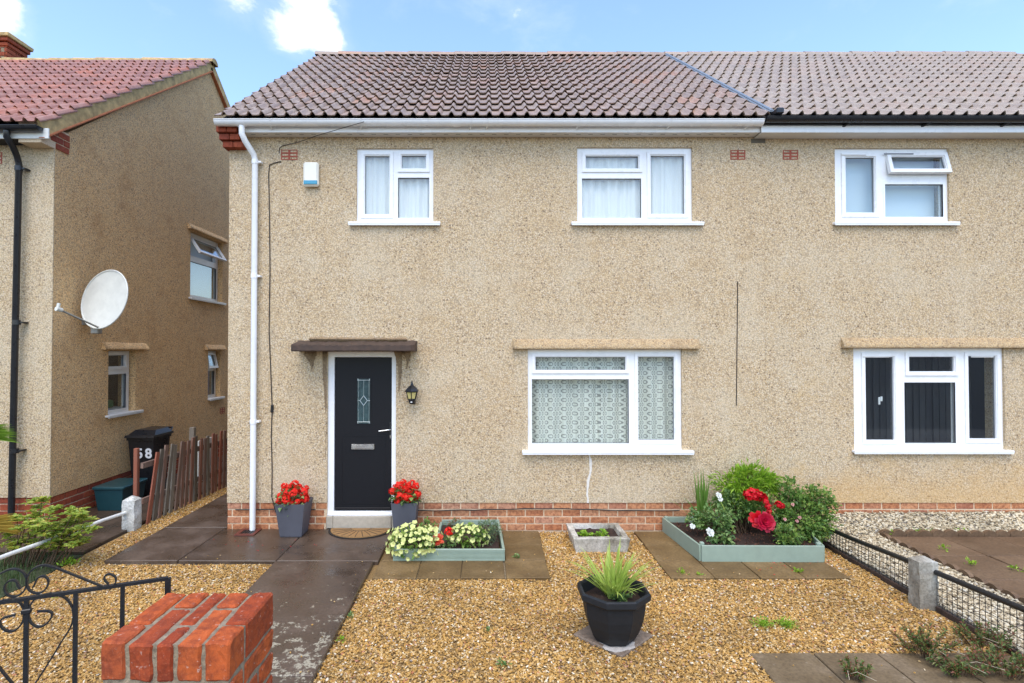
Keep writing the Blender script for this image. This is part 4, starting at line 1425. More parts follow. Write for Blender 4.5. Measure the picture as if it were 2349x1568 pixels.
gravel('gravel', [rect(-1.16, 3.90, -2.80, -1.452), rect(-1.16, 1.985, -4.3, -2.80), rect(.665, 1.85, -1.452, 0.0), rect(3.60, 3.92, -1.452, -.02),
                  rect(-4.40, -2.205, -4.3, -1.065), rect(-4.40, -4.025, -1.065, 3.6)], M['peb_gold'], 5200, .0066, .0150, 3,
       'golden wet gravel over the front garden')
gravel('gravel', [[(3.97, -4.3, .035), (4.62, -4.3, .105), (4.62, -0.40, .105), (3.97, -0.40, .065)], [(3.97, -0.40, .065), (4.62, -.4, .105), (4.62, -.02, .255), (3.97, -.02, .205)],
                  [(4.62, -.4, .105), (9, -.4, .122), (9, -.02, .272), (4.62, -.02, .255)]], M['peb_pale'], 2600, .011, .023, 9,
       'pale gravel beside the right-hand house')

gravel('gravel', [rect(-1.1, .66, -1.452, -1.0, Z_SLAB + .002), rect(1.86, 3.6, -1.452, -1.03, Z_SLAB + .002), rect(1.99, 3.8, -3.26, -2.81, .024), rect(-1.5, -1.17, -3.6, -1.1, Z_PATH + .002),
                  rect(-3.9, -2.3, -1.05, -.9, Z_PATH + .002), rect(-2.195, -2.0, -3.6, -1.1, Z_PATH + .002), rect(.25, .66, -1.0, -.05, Z_SLAB + .002), rect(1.87, 2.2, -1.0, -.05, Z_SLAB + .002)],
       M['peb_gold'], 16, .004, .010, 40, 'stray pebbles kicked onto the slabs and the path')

# ================================================================== PLANT BUILDERS
V3 = Vector


def rdir(r, up=0.0):
    while True:
        v = V3((r.uniform(-1, 1), r.uniform(-1, 1), r.uniform(-1, 1)))
        if .05 < v.length < 1:
            v.normalize()
            v.z += up
            return v.normalized()


def leaf(mb, base, d, L, W, r, fold=.25, sag=.15):
    d = d.normalized()
    side = d.cross(V3((r.uniform(-.4, .4), r.uniform(-.4, .4), 1)))
    if side.length < .05: side = d.orthogonal()
    side.normalize()
    nrm = side.cross(d)
    m = base + d * L * .5
    tip = base + d * L - V3((0, 0, sag * L))
    a = m + side * W * .5 + nrm * W * fold
    b = m - side * W * .5 + nrm * W * fold
    mb.add([base, a, tip, b], [(0, 1, 2), (0, 2, 3)])


def blade(mb, base, d, L, W, droop, n=6, side=None):
    d = d.normalized()
    side = V3(side) if side is not None else d.cross(V3((0, 0, 1)))
    if side.length < .05: side = V3((1, 0, 0))
    side.normalize()
    v = []
    p = V3(base)
    for i in range(n + 1):
        t = i / n
        wd = W * (1 - t ** 2.2) * (.55 + .45 * min(1, t * 4)) + .0006
        v += [p + side * wd * .5, p - side * wd * .5]
        dd = (d - V3((0, 0, droop * t * t * 2))).normalized()
        p = p + dd * (L / n)
    mb.add(v, [(2 * i, 2 * i + 1, 2 * i + 3, 2 * i + 2) for i in range(n)], True)


def leafy(mb, c, rad, n, L, W, r, shell=.55, up=.3, clump=0):
    """n leaves through an ellipsoid; clump > 0 gathers them into tufts so the outline stays uneven"""
    c = V3(c)
    tufts = [V3((r.gauss(0, 1), r.gauss(0, 1), r.gauss(0, 1))).normalized() * (shell + (1 - shell) * r.random()) for _ in range(clump)]
    for _ in range(n):
        if clump:
            u = r.choice(tufts) + V3((r.gauss(0, .16), r.gauss(0, .16), r.gauss(0, .16)))
        else:
            u = rdir(r) * (shell + (1 - shell) * r.random())
        p = c + V3((u.x * rad[0], u.y * rad[1], u.z * rad[2]))
        d = (V3((u.x, u.y, u.z + up)) + rdir(r) * .8)
        s = r.uniform(.65, 1.25)
        leaf(mb, p, d, L * s, W * s, r)


def rose_mesh(name, mat, R=.04, rings=((.18, 4, 75), (.45, 5, 60), (.75, 6, 40), (1.0, 7, 18)), seed=1):
    r = random.Random(seed)
    mb = MB()
    for q, n, el in rings:
        for k in range(n):
            a = 2 * PI * (k + r.random() * .5) / n + q * 3
            e = math.radians(el + r.uniform(-8, 8))
            out = V3((math.cos(a), math.sin(a), 0))
            sd = V3((-math.sin(a), math.cos(a), 0))
            b = out * R * .12 * q
            w = R * (.35 + .55 * q)
            d = out * math.cos(e) + V3((0, 0, math.sin(e)))
            L = R * (.65 + .4 * q)
            m = b + d * L * .6
            tip = b + d * L + out * R * .15 - V3((0, 0, R * .08))
            mb.add([b, m + sd * w * .5, tip + sd * w * .28, tip - sd * w * .28, m - sd * w * .5, m + out * R * .08], [(0, 1, 5), (0, 5, 4), (1, 2, 5), (5, 2, 3), (5, 3, 4)], True)
    return mb.mesh(name, mat)


def bloom_mesh(name, mat, R=.045, n=34, seed=1, pl=.026):
    r = random.Random(seed)
    mb = MB()
    for k in range(n):
        d = rdir(r, .35)
        base = d * R * .7
        t = d.orthogonal().normalized()
        t = Matrix.Rotation(r.uniform(0, 6.28), 3, d) @ t
        s = d.cross(t)
        p = base + d * r.uniform(0, R * .3)
        mb.add([p - t * pl * .5, p + s * pl * .42 + d * .004, p + t * pl * .55, p - s * pl * .42 + d * .004], [(0, 1, 2), (0, 2, 3)])
    return mb.mesh(name, mat)


def petunia_mesh(name, mat, R=.027):
    mb = MB()
    n = 15
    ring = []
    for k in range(n):
        a = 2 * PI * k / n
        rr = R * (1.0 + .13 * math.cos(5 * a))
        ring.append((math.cos(a) * rr, math.sin(a) * rr, .006 + .003 * math.cos(5 * a)))
    inner = [(x * .28, y * .28, -.002) for x, y, z in ring]
    mb.add(ring + inner + [(0, 0, -.018)], [(i, (i + 1) % n, n + (i + 1) % n, n + i) for i in range(n)] + [(n + i, n + (i + 1) % n, 2 * n) for i in range(n)], True)
    return mb.mesh(name, mat)


def face_rot(d, spin=0.0):
    return (V3(d).to_track_quat('Z', 'Y') @ Euler((0, 0, spin)).to_quaternion()).to_euler()


# ================================================================== POTS BY THE DOOR
def square_pot(label, cx, cy, z0, wb, wt, h, seed, group):
    t = thing('flower_pot', label, 'flower pot', (cx, cy, z0), group)
    r = random.Random(seed)

    def ring(wd, z): return [(cx - wd / 2, cy - wd / 2, z), (cx + wd / 2, cy - wd / 2, z), (cx + wd / 2, cy + wd / 2, z), (cx - wd / 2, cy + wd / 2, z)]
    mb = MB()
    rs = [ring(wb, z0), ring(wb + .012, z0 + .012), ring(wb + (wt - wb) * .7, z0 + h * .7), ring(wt, z0 + h), ring(wt - .02, z0 + h), ring(wt - .04, z0 + h - .07)]
    v = sum(rs, [])
    f = [tuple(reversed(range(4)))]
    for i in range(len(rs) - 1):
        f += [(i * 4 + k, i * 4 + (k + 1) % 4, (i + 1) * 4 + (k + 1) % 4, (i + 1) * 4 + k) for k in range(4)]
    f.append(tuple((len(rs) - 1) * 4 + k for k in range(4)))
    put('pot', mb.add(v, f), M['slate_pot'], t)
    put('soil', MB().box(cx - wt / 2 + .025, cx + wt / 2 - .025, cy - wt / 2 + .025, cy + wt / 2 - .025, z0 + h - .07, z0 + h - .04), M['soil'], t)
    return t


def geranium(label, cx, cy, zc, rx, rz, seed, nb=25, tilt=0.0):
    r = random.Random(seed)
    t = thing('geranium', label, 'flowers', (cx, cy, zc - rz), 'red flowers in the pots by the door')
    mb = MB()
    leafy(mb, (cx, cy, zc - rz * .35), (rx * .95, rx * .9, rz * .95), 190, .055, .05, r, .6, .2)
    put('foliage', mb, M['leaf_mid'], t)
    st = MB()
    mesh_a = bloom_mesh('flower', M['petal_red'], .048, 42, seed, .034)
    mesh_b = bloom_mesh('flower', M['petal_red'], .042, 36, seed + 1, .030)
    for k in range(nb):
        a = k * 2.399
        q = math.sqrt((k + .4) / nb)
        el = math.acos(1 - 1.05 * q * q)
        d = V3((math.sin(el) * math.cos(a), math.sin(el) * math.sin(a), math.cos(el)))
        p = V3((cx + d.x * rx * .82, cy + d.y * rx * .75, zc - rz * .45 + d.z * rz * 1.15 + tilt * d.x))
        p += V3((r.gauss(0, .022), r.gauss(0, .02), r.gauss(0, .02)))
        inst('flower', mesh_a if k % 2 else mesh_b, t, p, face_rot(d, r.random() * 6), (r.uniform(.85, 1.25),) * 3)
        st.tube([(cx + d.x * .03, cy + d.y * .03, zc - rz * 1.1), p - d * .02], .0025, 5)
    put('stems', st, M['green_stem'], t)
    return t


PG = 'slate grey flower pots either side of the door'
square_pot('slate grey square pot with a wet patch, left of the front door', -2.30, -.20, Z_PATH, .245, .35, .40, 1, PG)
geranium('red geraniums in the grey pot left of the front door', -2.325, -.22, .53, .185, .165, 5)
square_pot('slate grey square pot right of the front door behind the lemon petunias', -.955, -.17, Z_PATH, .225, .31, .40, 2, PG)
geranium('red geraniums in the grey pot right of the front door', -.955, -.18, .545, .175, .145, 8)

# ================================================================== DOORMAT, GULLY, WALL FITTINGS
mt = thing('doormat', 'half-round coir doormat with black sunray pattern on the wet concrete', 'doormat', (-1.52, -.05, Z_PATH))
mcx, mcy, mrx, mry = -1.525, -.03, .395, .37
n = 32
arc = [(mcx + mrx * math.cos(PI + PI * k / n), mcy + mry * math.sin(PI + PI * k / n)) for k in range(n + 1)]
put('rubber_edge', MB().prism(arc, Z_PATH + .001, Z_PATH + .010), M['rubber'], mt)
arc2 = [(mcx + (mrx - .028) * math.cos(PI + PI * k / n), mcy - .012 + (mry - .035) * math.sin(PI + PI * k / n)) for k in range(n + 1)]
put('coir', MB().prism(arc2, Z_PATH + .010, Z_PATH + .020), M['coir'], mt)
mb = MB()
for k in range(1, 12):
    a = PI + PI * k / 12
    d = V3((math.cos(a) * mrx, math.sin(a) * mry, 0))
    c0 = V3((mcx, mcy - .012, Z_PATH + .0195))
    mb.tube([c0 + d * .34, c0 + d * .62 + V3((.006 * (k % 3 - 1), 0, 0)), c0 + d * .88], .0042, 4)
mb.tube([V3((mcx + .125 * math.cos(PI + PI * k / 12), mcy - .012 + .11 * math.sin(PI + PI * k / 12), Z_PATH + .0195)) for k in range(13)], .0042, 4)
put('sunray_pattern', mb, M['rubber'], mt)

gu = thing('gully', 'red clay drain gully in the concrete below the white downpipe', 'drain', (-2.87, -.15, Z_PATH))
put('surround', MB().panel(-3.0, -2.76, -.27, -.03, [(-2.955, -2.80, -.225, -.07)], -.002, .03, lambda u, v, q: V3((u, q, Z_PATH + .010 - v))), M['gully_clay'], gu)
put('sump', MB().box(-2.955, -2.80, -.225, -.07, Z_PATH + .001, Z_PATH + .0025), M['hole'], gu)
mb = MB()
for k in range(5): mb.box(-2.95 + k * .032, -2.938 + k * .032, -.222, -.073, Z_PATH + .003, Z_PATH + .007)
put('grating', mb, M['black_iron'], gu)

al = thing('alarm_box', 'cream burglar alarm box with blue strip high on the front wall', 'alarm', (-2.168, -.005, 4.32))
put('case', MB().box(-2.262, -2.07, -.075, -.002, 4.325, 4.63, .022), M['alarm_white'], al)
put('light_strip', MB().box(-2.25, -2.082, -.079, -.05, 4.345, 4.398, .006), M['alarm_blue'], al)

la = thing('wall_lantern', 'black wall lantern with amber panes beside the front door', 'lantern', (-.897, -.09, 1.6))
lx, ly = -.888, -.115
put('roof', MB().lathe([(.088, 1.765), (.092, 1.772), (.070, 1.805), (.036, 1.835), (.02, 1.843), (.016, 1.86), (.008, 1.89), (.001, 1.905)], (lx, ly, 0), 6, False, .5, True), M['black_iron'], la)
put('base', MB().lathe([(.001, 1.612), (.03, 1.615), (.040, 1.64), (.048, 1.668), (.048, 1.674), (.001, 1.675)], (lx, ly, 0), 12), M['black_iron'], la)
for k in range(6):
    a0_, a1_ = 2 * PI * (k + .5) / 6, 2 * PI * (k + 1.5) / 6
    P = lambda a, r_, z: V3((lx + math.cos(a) * r_, ly + math.sin(a) * r_, z))
    q = [P(a0_, .047, 1.674), P(a1_, .047, 1.674), P(a1_, .072, 1.765), P(a0_, .072, 1.765)]
    ctr = sum(q, V3()) / 4
    q = [ctr + (p - ctr) * .84 for p in q]
    put('pane', MB().add(q + [p * .98 + V3((lx, ly, p.z)) * .02 for p in q], [(0, 1, 2, 3), (7, 6, 5, 4)]), M['amber'], la)
    put('bar', MB().tube([P(a0_, .048, 1.672), P(a0_, .073, 1.768)], .0065, 5), M['black_iron'], la)
put('arm', MB().tube([(lx, ly, 1.66), (lx, -.05, 1.64), (lx, -.0, 1.66)], .012, 8).box(lx - .03, lx + .03, -.014, -.001, 1.60, 1.74, .004), M['black_iron'], la)
put('sensor', MB().lathe([(.001, 0), (.012, .003), (.014, .01), (.001, .016)], (lx, ly - .047, 1.632), 10), M['upvc'], la)

# cables
r_ = random.Random(4)


def cable(label, pts, rad=.0055):
    o = put('cable', MB().tube(pts, rad, 6), M['cable'], org=pts[-1])
    return tag(o, label, 'cable')


pp = [at(615, 378, -.006), at(616, 420, -.006)]
cv = [(645, 371), (630, 374), (618, 379), (616, 400), (618, 500), (619, 620), (617, 760), (622, 880), (624, 940), (622, 1000), (624, 1080), (623, 1140), (632, 1175), (645, 1190), (662, 1196)]
o = cable('black cable running down the front wall beside the white downpipe', [at(x, y, -.008) for x, y in cv], .006)
put('connector', MB().obox(at(624, 938, -.014), (.035, .024, .10), (0, .03, 0), .008), M['black_plastic'], o)
cable('thin black cable from the gutter to the air brick above the alarm box', [at(835, 280, -.30), at(780, 296, -.26), at(726, 312, -.18), at(690, 325, -.03), at(648, 335, -.008), at(641, 340, -.008), at(640, 352, -.008)], .0045)
cv = [(MX0 + .0, -.004, .295)] + [(x, -.006 - .006 * r_.random(), .292 + r_.uniform(-.008, .006)) for x in [-3.1 + .2 * k for k in range(6)]]
cable('black cable along the brick plinth left of the front door', [V3(p) for p in cv[1:]], .007)
cv = [(x, -.006 - .006 * r_.random(), .288 + .012 * math.sin(x * 2.3) + r_.uniform(-.005, .005)) for x in [-1.08 + .16 * k for k in range(23)]]
cable('black cable along the brick plinth right of the front door', [V3(p) for p in cv], .007)
cable('thin wire hanging straight down the wall right of the lace-curtained window', [at(1691, 646, -.02), at(1692, 652, -.006), at(1691, 760, -.006), at(1690, 850, -.006), at(1689, 931, -.006)], .005)

# ================================================================== PLANTERS
pt = thing('planter', 'L-shaped sage green planter of grooved decking boards with lemon petunias', 'planter', (-.35, -.55, Z_SLAB))


def board(par, p, q, z0, z1, th=.028, mat='sage', groove=True, name='board'):
    """upright board from p to q (plan), grooved on its outer face"""
    p, q = V3((p[0], p[1], 0)), V3((q[0], q[1], 0))
    d = (q - p).normalized()
    nrm = V3((d.y, -d.x, 0))
    mb = MB()
    L = (q - p).length
    prof = [(0, z0), (0, z1 - .004), (.004, z1), (th - .004, z1), (th, z1 - .004)]
    if groove:
        g = 7
        hh = (z1 - z0 - .03) / g
        out = []
        for k in range(g):
            za = z1 - .018 - k * hh
            out += [(th, za), (th - .005, za - hh * .25), (th - .005, za - hh * .5), (th, za - hh * .7)]
        prof += out
    prof += [(th, z0)]
    n = len(prof)
    v = [p + nrm * a + V3((0, 0, b)) for a, b in prof] + [q + nrm * a + V3((0, 0, b)) for a, b in prof]
    mb.add(v, [(i, (i + 1) % n, n + (i + 1) % n, n + i) for i in range(n)] + [tuple(reversed(range(n))), tuple(range(n, 2 * n))])
    return put(name, mb, M[mat], par)


zt = .152
board(pt, (-.97, -.985), (.222, -.985), Z_SLAB, zt)
board(pt, (.195, -.984), (.165, -.03), Z_SLAB, zt + .002)
board(pt, (.19, -.05), (-.52, -.05), Z_SLAB, zt + .02, groove=False)
board(pt, (-.515, -.052), (-.515, -.52), Z_SLAB, zt)
board(pt, (-.517, -.515), (-.968, -.515), Z_SLAB, zt + .001)
board(pt, (-.942, -.517), (-.942, -.984), Z_SLAB, zt - .001)
put('soil', MB().box(-.94, .165, -.98, -.52, Z_SLAB, .115).box(-.51, .16, -.518, -.06, Z_SLAB, .114), M['soil'], pt)


def petunias(label, c, rad, nf, seed, fr=(.7, 1.1), zmin=.0):
    r = random.Random(seed)
    t = thing('petunia', label, 'flowers', (c[0], c[1], zmin), 'lemon petunias in the L-shaped planter')
    mb = MB()
    leafy(mb, c, (rad[0] * .92, rad[1] * .92, rad[2] * .9), int(nf * 7), .05, .03, r, .45, .3, 0)
    put('foliage', mb, M['leaf_petunia'], t)
    me = petunia_mesh('flower', M['petal_lemon'])
    k = tries = 0
    ps = []
    while k < nf and tries < 6000:
        tries += 1
        d = rdir(r, .25)
        if d.y > .45 or d.z < -.55: continue
        wob = 1.0 + .22 * mnoise.noise(d * 2.3 + V3((seed, 0, 0))) + r.uniform(-.08, .08)
        p = V3((c[0] + d.x * rad[0] * wob, c[1] + d.y * rad[1] * wob, c[2] + d.z * rad[2] * wob))
        if p.z < zmin + .02: continue
        if any((p - q).length < .033 for q in ps): continue
        ps.append(p)
        inst('flower', me, t, p, face_rot((d + rdir(r) * .55 + V3((0, -.35, .1))), r.random() * 6), (r.uniform(*fr),) * 3)
        k += 1
    return t


petunias('big trailing mound of lemon yellow petunias over the planter corner', (-.765, -.85, .175), (.30, .28, .175), 100, 21, zmin=.03)
petunias('smaller clump of lemon petunias in the middle of the planter', (-.165, -.80, .22), (.22, .15, .13), 40, 22, zmin=.11)
t = thing('red_flower', 'single bright red bloom between the two petunia clumps', 'flower', (-.385, -.84, .11))
inst('flower', bloom_mesh('flower', M['petal_red'], .05, 40, 3, .036), t, (-.385, -.84, .285))
put('stem', MB().tube([(-.385, -.83, .11), (-.385, -.84, .27)], .004, 5), M['green_stem'], t)
t = thing('orange_flower', 'dark orange-red bloom beside the big petunia mound', 'flower', (-.50, -.88, .11))
inst('flower', rose_mesh('flower', M['petal_orange'], .055, ((.5, 5, 50), (.8, 6, 25), (1.0, 7, 8)), 5), t, (-.50, -.90, .215), (.7, 0, 0))
put('stem', MB().tube([(-.5, -.85, .11), (-.50, -.89, .21)], .004, 5), M['green_stem'], t)
mb = MB(); r_ = random.Random(31)
leafy(mb, (-.44, -.84, .17), (.10, .10, .06), 90, .05, .035, r_)
put('foliage', mb, M['leaf_mid'], t)
t = thing('herb', 'fine grey-green herb at the right end of the L-shaped planter', 'plant', (.05, -.65, .11))
mb = MB()
leafy(mb, (.03, -.66, .20), (.155, .24, .12), 1000, .035, .009, r_, .3, .5, 26)
put('foliage', mb, M['leaf_grey'], t)
t = thing('sprig', 'small dark green sprig behind the planter against the brick plinth', 'plant', (-.66, -.2, .03))
mb = MB()
leafy(mb, (-.66, -.22, .12), (.10, .09, .09), 160, .035, .022, r_, .3, .5, 9)
put('foliage', mb, M['leaf_rose'], t)
t = thing('seedling', 'little brownish seedling against the back board of the planter', 'plant', (-.35, -.15, .11))
mb = MB()
leafy(mb, (-.35, -.16, .165), (.10, .07, .05), 110, .03, .012, r_, .3, .5, 9)
put('foliage', mb, M['leaf_scrub'], t)

# stone trough
tr = thing('trough', 'weathered pale stone trough with two small plants on the gravel', 'trough', (1.31, -.45, 0))


def trough_ring(x0, x1, y0, y1, z): return [V3((x0, y0, z)), V3((x1, y0, z)), V3((x1, y1, z)), V3((x0, y1, z))]


rs = [trough_ring(1.035, 1.605, -.70, -.20, 0.0), trough_ring(1.0, 1.635, -.735, -.165, .165), trough_ring(1.005, 1.63, -.73, -.17, .172), trough_ring(1.065, 1.57, -.665, -.235, .172), trough_ring(1.085, 1.55, -.645, -.255, .09)]
mb = MB()
for a, b in zip(rs[:-1], rs[1:]):
    N_ = 14
    for k in range(4):
        A0, A1, B0, B1 = a[k], a[(k + 1) % 4], b[k], b[(k + 1) % 4]
        for i in range(N_):
            t0, t1 = i / N_, (i + 1) / N_
            mb.add([A0.lerp(A1, t0), A0.lerp(A1, t1), B0.lerp(B1, t1), B0.lerp(B1, t0)], [(0, 1, 2, 3)])
for v in mb.V:
    q = mnoise.noise_vector(v * 22)
    v += V3((q.x, q.y, q.z)) * .006
put('basin', mb, M['stone'], tr)
put('soil', MB().box(1.07, 1.565, -.66, -.24, .06, .125), M['soil'], tr)
r_ = random.Random(77)
for nm, x, lab in (('alpine_plant', 1.16, 'small green plant at the left end of the stone trough'), ('alpine_plant', 1.37, 'small green plant in the middle of the stone trough')):
    t = thing(nm, lab, 'plant', (x, -.45, .12), 'plants in the stone trough')
    mb = MB()
    leafy(mb, (x, -.50, .14), (.09, .09, .03), 150, .035, .02, r_, .2, .6, 10)
    put('foliage', mb, M['leaf_bright'], t)
for k in range(2):
    mb = MB()
    x = 1.25 + .24 * k
    mb.lathe([(.001, .05), (.03, .045), (.055, .02), (.07, 0)], (x, -.38, .12), 9)
    for v in mb.V: v += mnoise.noise_vector(v * 30) * .012
    put('soil_mound', mb, M['soil'], tr)

# corner bed
bd = thing('raised_bed', 'corner flower bed edged with smooth sage green boards and planted with roses', 'raised bed', (2.95, -.5, Z_SLAB))
A, B, Cc, D = (2.235, -.035), (2.315, -1.015), (3.60, -1.03), (3.83, -.04)
board(bd, A, B, Z_SLAB, .20, .022, groove=False)
board(bd, B, Cc, Z_SLAB, .20, .024, groove=False)
board(bd, Cc, D, Z_SLAB, .20, .022, groove=False)
board(bd, (3.82, -.05), (2.24, -.05), Z_SLAB, .21, .02, groove=False)
for (x, y) in ((2.255, -.06), (2.335, -.985), (3.575, -1.0)):
    put('corner_post', MB().box(x - .022, x + .022, y - .022, y + .022, Z_SLAB, .222, .008), M['sage'], bd)
put('soil', MB().prism([(2.25, -.06), (2.325, -1.0), (3.59, -1.01), (3.81, -.06)], Z_SLAB, .145), M['soil'], bd)
mb = MB()
r_ = random.Random(5)
for _ in range(900):
    x, y = r_.uniform(2.3, 3.65), r_.uniform(-.99, -.08)
    leaf(mb, V3((x, y, .148)), rdir(r_, .1), r_.uniform(.015, .045), r_.uniform(.01, .02), r_, .1, .1)
put('bark_mulch', mb, M['bark_chip'], bd, kind='stuff')

# sword-leaved plant, left rear of the bed
t = thing('sword_plant', 'tall upright sword-leaved plant at the left rear of the corner bed', 'plant', (2.60, -.28, .14))
r_ = random.Random(6)
for k in range(34):
    mb = MB()
    a = r_.uniform(0, 6.28)
    sp_ = r_.uniform(.02, .30) if k < 26 else r_.uniform(.5, .8)
    L_ = r_.uniform(.45, .76) if k < 26 else r_.uniform(.35, .5)
    blade(mb, V3((2.61 + r_.uniform(-.05, .05), -.28 + r_.uniform(-.05, .05), .14)), V3((math.cos(a) * sp_, math.sin(a) * sp_, 1)), L_, .034, .05 if k < 26 else .5, 7)
    put('leaf', mb, M['leaf_sword'], t)


def bush(name, label, base, blobs, mat, seed, stem_n=9, group=None):
    """stems from the ground into several leafy masses (centre, radii, leaves, length, width, tufts)"""
    r = random.Random(seed)
    t = thing(name, label, 'bush', base, group)
    mb, st = MB(), MB()
    for c, rad, n, L, W, cl in blobs:
        leafy(mb, c, rad, n, L, W, r, .35, .35, cl)
        for k in range(stem_n):
            d = rdir(r, .4)
            e = V3(c) + V3((d.x * rad[0], d.y * rad[1], d.z * rad[2])) * .85
            b = V3(base) + V3((r.uniform(-.06, .06), r.uniform(-.06, .06), 0))
            st.tube([b, b.lerp(e, .5) + V3((r.uniform(-.03, .03), r.uniform(-.03, .03), .04)), e], [.006, .004, .002], 5)
    put('foliage', mb, mat, t)
    put('stems', st, M['stem'], t)
    return t


def P(px, py, y): return at(px, py, y)


t = bush('white_rose_bush', 'low white rose bush at the front left of the corner bed', (2.75, -.62, .14),
         [(P(1640, 1190, -.6), (.20, .17, .17), 520, .048, .034, 26), (P(1650, 1228, -.75), (.14, .13, .09), 230, .048, .036, 14), (P(1605, 1190, -.55), (.12, .12, .12), 200, .045, .032, 10)], M['leaf_mid'], 41)
bush('mid_green_shrub', 'mid green leafy plant in the middle of the corner bed', (3.0, -.45, .14), [(P(1690, 1165, -.42), (.16, .14, .14), 420, .05, .03, 18), (P(1660, 1150, -.35), (.14, .13, .15), 320, .05, .028, 14)], M['leaf_mid'], 48, 5)
wr = rose_mesh('flower', M['petal_white'], .042, seed=3)
for (px, py, y, s) in ((1628, 1222, -.86, .95), (1588, 1208, -.72, .6), (1648, 1137, -.55, .7), (1652, 1146, -.56, .55)):
    inst('flower', wr, t, P(px, py, y), face_rot((r_.uniform(-.4, .4), -1, .6)), (s,) * 3)
put('seed_stalk', MB().tube([P(1652, 1150, -.55), P(1672, 1190, -.56), P(1684, 1225, -.57)], .006, 5), M['leaf_blade'], t)

t = bush('green_shrub', 'bright lime green feathery shrub at the back of the corner bed', (3.13, -.22, .14),
         [(P(1712, 1106, -.25), (.34, .17, .17), 1500, .085, .020, 50), (P(1690, 1135, -.28), (.22, .16, .13), 600, .07, .016, 26), (P(1750, 1108, -.25), (.16, .14, .13), 500, .07, .016, 20), (P(1712, 1082, -.25), (.06, .06, .08), 90, .06, .015, 5)], M['leaf_bright'], 42)

t = bush('red_rose_bush', 'large dark green rose bush with red and pink blooms spilling over the corner bed', (3.42, -.5, .14),
         [(P(1838, 1192, -.55), (.32, .25, .25), 1900, .050, .034, 70), (P(1815, 1138, -.4), (.19, .17, .17), 640, .048, .032, 26), (P(1872, 1150, -.45), (.20, .18, .18), 760, .048, .032, 28),
          (P(1728, 1160, -.5), (.19, .15, .13), 620, .048, .032, 24), (P(1800, 1232, -.85), (.18, .14, .12), 480, .048, .032, 18), (P(1880, 1195, -.55), (.16, .16, .18), 480, .048, .032, 18)], M['leaf_rose'], 43, 7)
rr = bloom_mesh('flower', M['petal_rose'], .055, 46, 12, .045)
rp_ = rose_mesh('flower', M['petal_pink'], .10, ((.2, 5, 86), (.4, 6, 80), (.6, 7, 72), (.8, 8, 58), (.95, 9, 38), (1.0, 8, 10)), seed=7)
for k, (px, py) in enumerate(((1714, 1134), (1724, 1130), (1735, 1131), (1745, 1136), (1752, 1141), (1730, 1140), (1740, 1143), (1718, 1140))):
    inst('flower', rr, t, P(px, py, -.62 - .02 * (k % 3)), (r_.uniform(0, 6),) * 3, (r_.uniform(.75, 1.0),) * 3)
for (px, py, s) in ((1757, 1152, .6), (1762, 1163, .7), (1764, 1175, .6), (1785, 1158, .75), (1793, 1162, .65)):
    inst('flower', rr, t, P(px, py, -.70), (r_.uniform(0, 6),) * 3, (s,) * 3)
inst('flower', rp_, t, P(1754, 1198, -.84), face_rot((-.15, -1, .45)), (.85,) * 3)
inst('flower', rose_mesh('flower', M['petal_rose'], .075, seed=8), t, P(1738, 1192, -.80), face_rot((-.6, -1, .3)), (1.0,) * 3)
pk = rose_mesh('flower', M['petal_pale'], .03, seed=9)
for (px, py) in ((1834, 1188), (1828, 1196), (1800, 1192), (1818, 1158)):
    inst('flower', pk, t, P(px, py, -.82), face_rot((0, -1, .4)), (.5,) * 3)

# octagonal pot on its turned slab
sb = put('slab', MB().box(-.225, .225, -.225, .225, -.01, .028, .008, .003), M['slab_grey'], org=(0, 0, 0))
sb.location = (1.02, -2.545, 0)
sb.rotation_euler = (0, 0, math.radians(44))
tag(sb, 'square grey slab turned cornerwise under the octagonal pot', 'paving slab')
cp_ = MB()
cq = [(.13 * (1 + .25 * math.sin(k * 2.1)) * math.cos(k * PI / 8), .10 * (1 + .2 * math.cos(k * 1.7)) * math.sin(k * PI / 8)) for k in range(16)]
cp_.prism(cq, .0275, .0298)
ck = bpy.data.objects.new('chalky_patch', cp_.mesh('chalky_patch', simple('chalky_dust', (0.46, 0.42, 0.37), 0.9, var=0.25, scale=35)))
ck.parent = sb
ck.location = (-.115, -.115, 0)
ck.rotation_euler = (0, 0, -.75)
COL.objects.link(ck)
oc = thing('octagonal_pot', 'black octagonal plastic pot standing on a slab in the gravel', 'flower pot', (1.01, -2.585, .03))
ox, oy, oz = 1.012, -2.60, .03
prof = [(.138, 0), (.156, .004), (.190, .06), (.217, .13), (.235, .20), (.245, .27), (.249, .315), (.268, .318), (.285, .335), (.285, .375), (.277, .385), (.262, .385), (.252, .37), (.236, .30)]
M['pot_black'] = simple('matt_black_pot', (0.016, 0.017, 0.019), 0.6, var=0.2, scale=25, spec=0.3)
put('pot', MB().lathe(prof, (ox, oy, oz), 8, False, .5, False), M['pot_black'], oc)
put('pot_floor', MB().lathe([(.001, .002), (.14, .002)], (ox, oy, oz), 8, False, .5), M['black_plastic'], oc)
put('soil', MB().lathe([(.24, .30), (.12, .312), (.001, .318)], (ox, oy, oz), 8, False, .5), M['soil'], oc)
t = thing('spiky_plant', 'light green plant with long arching strap leaves in the octagonal pot', 'plant', (ox, oy, oz + .31))
r_ = random.Random(12)
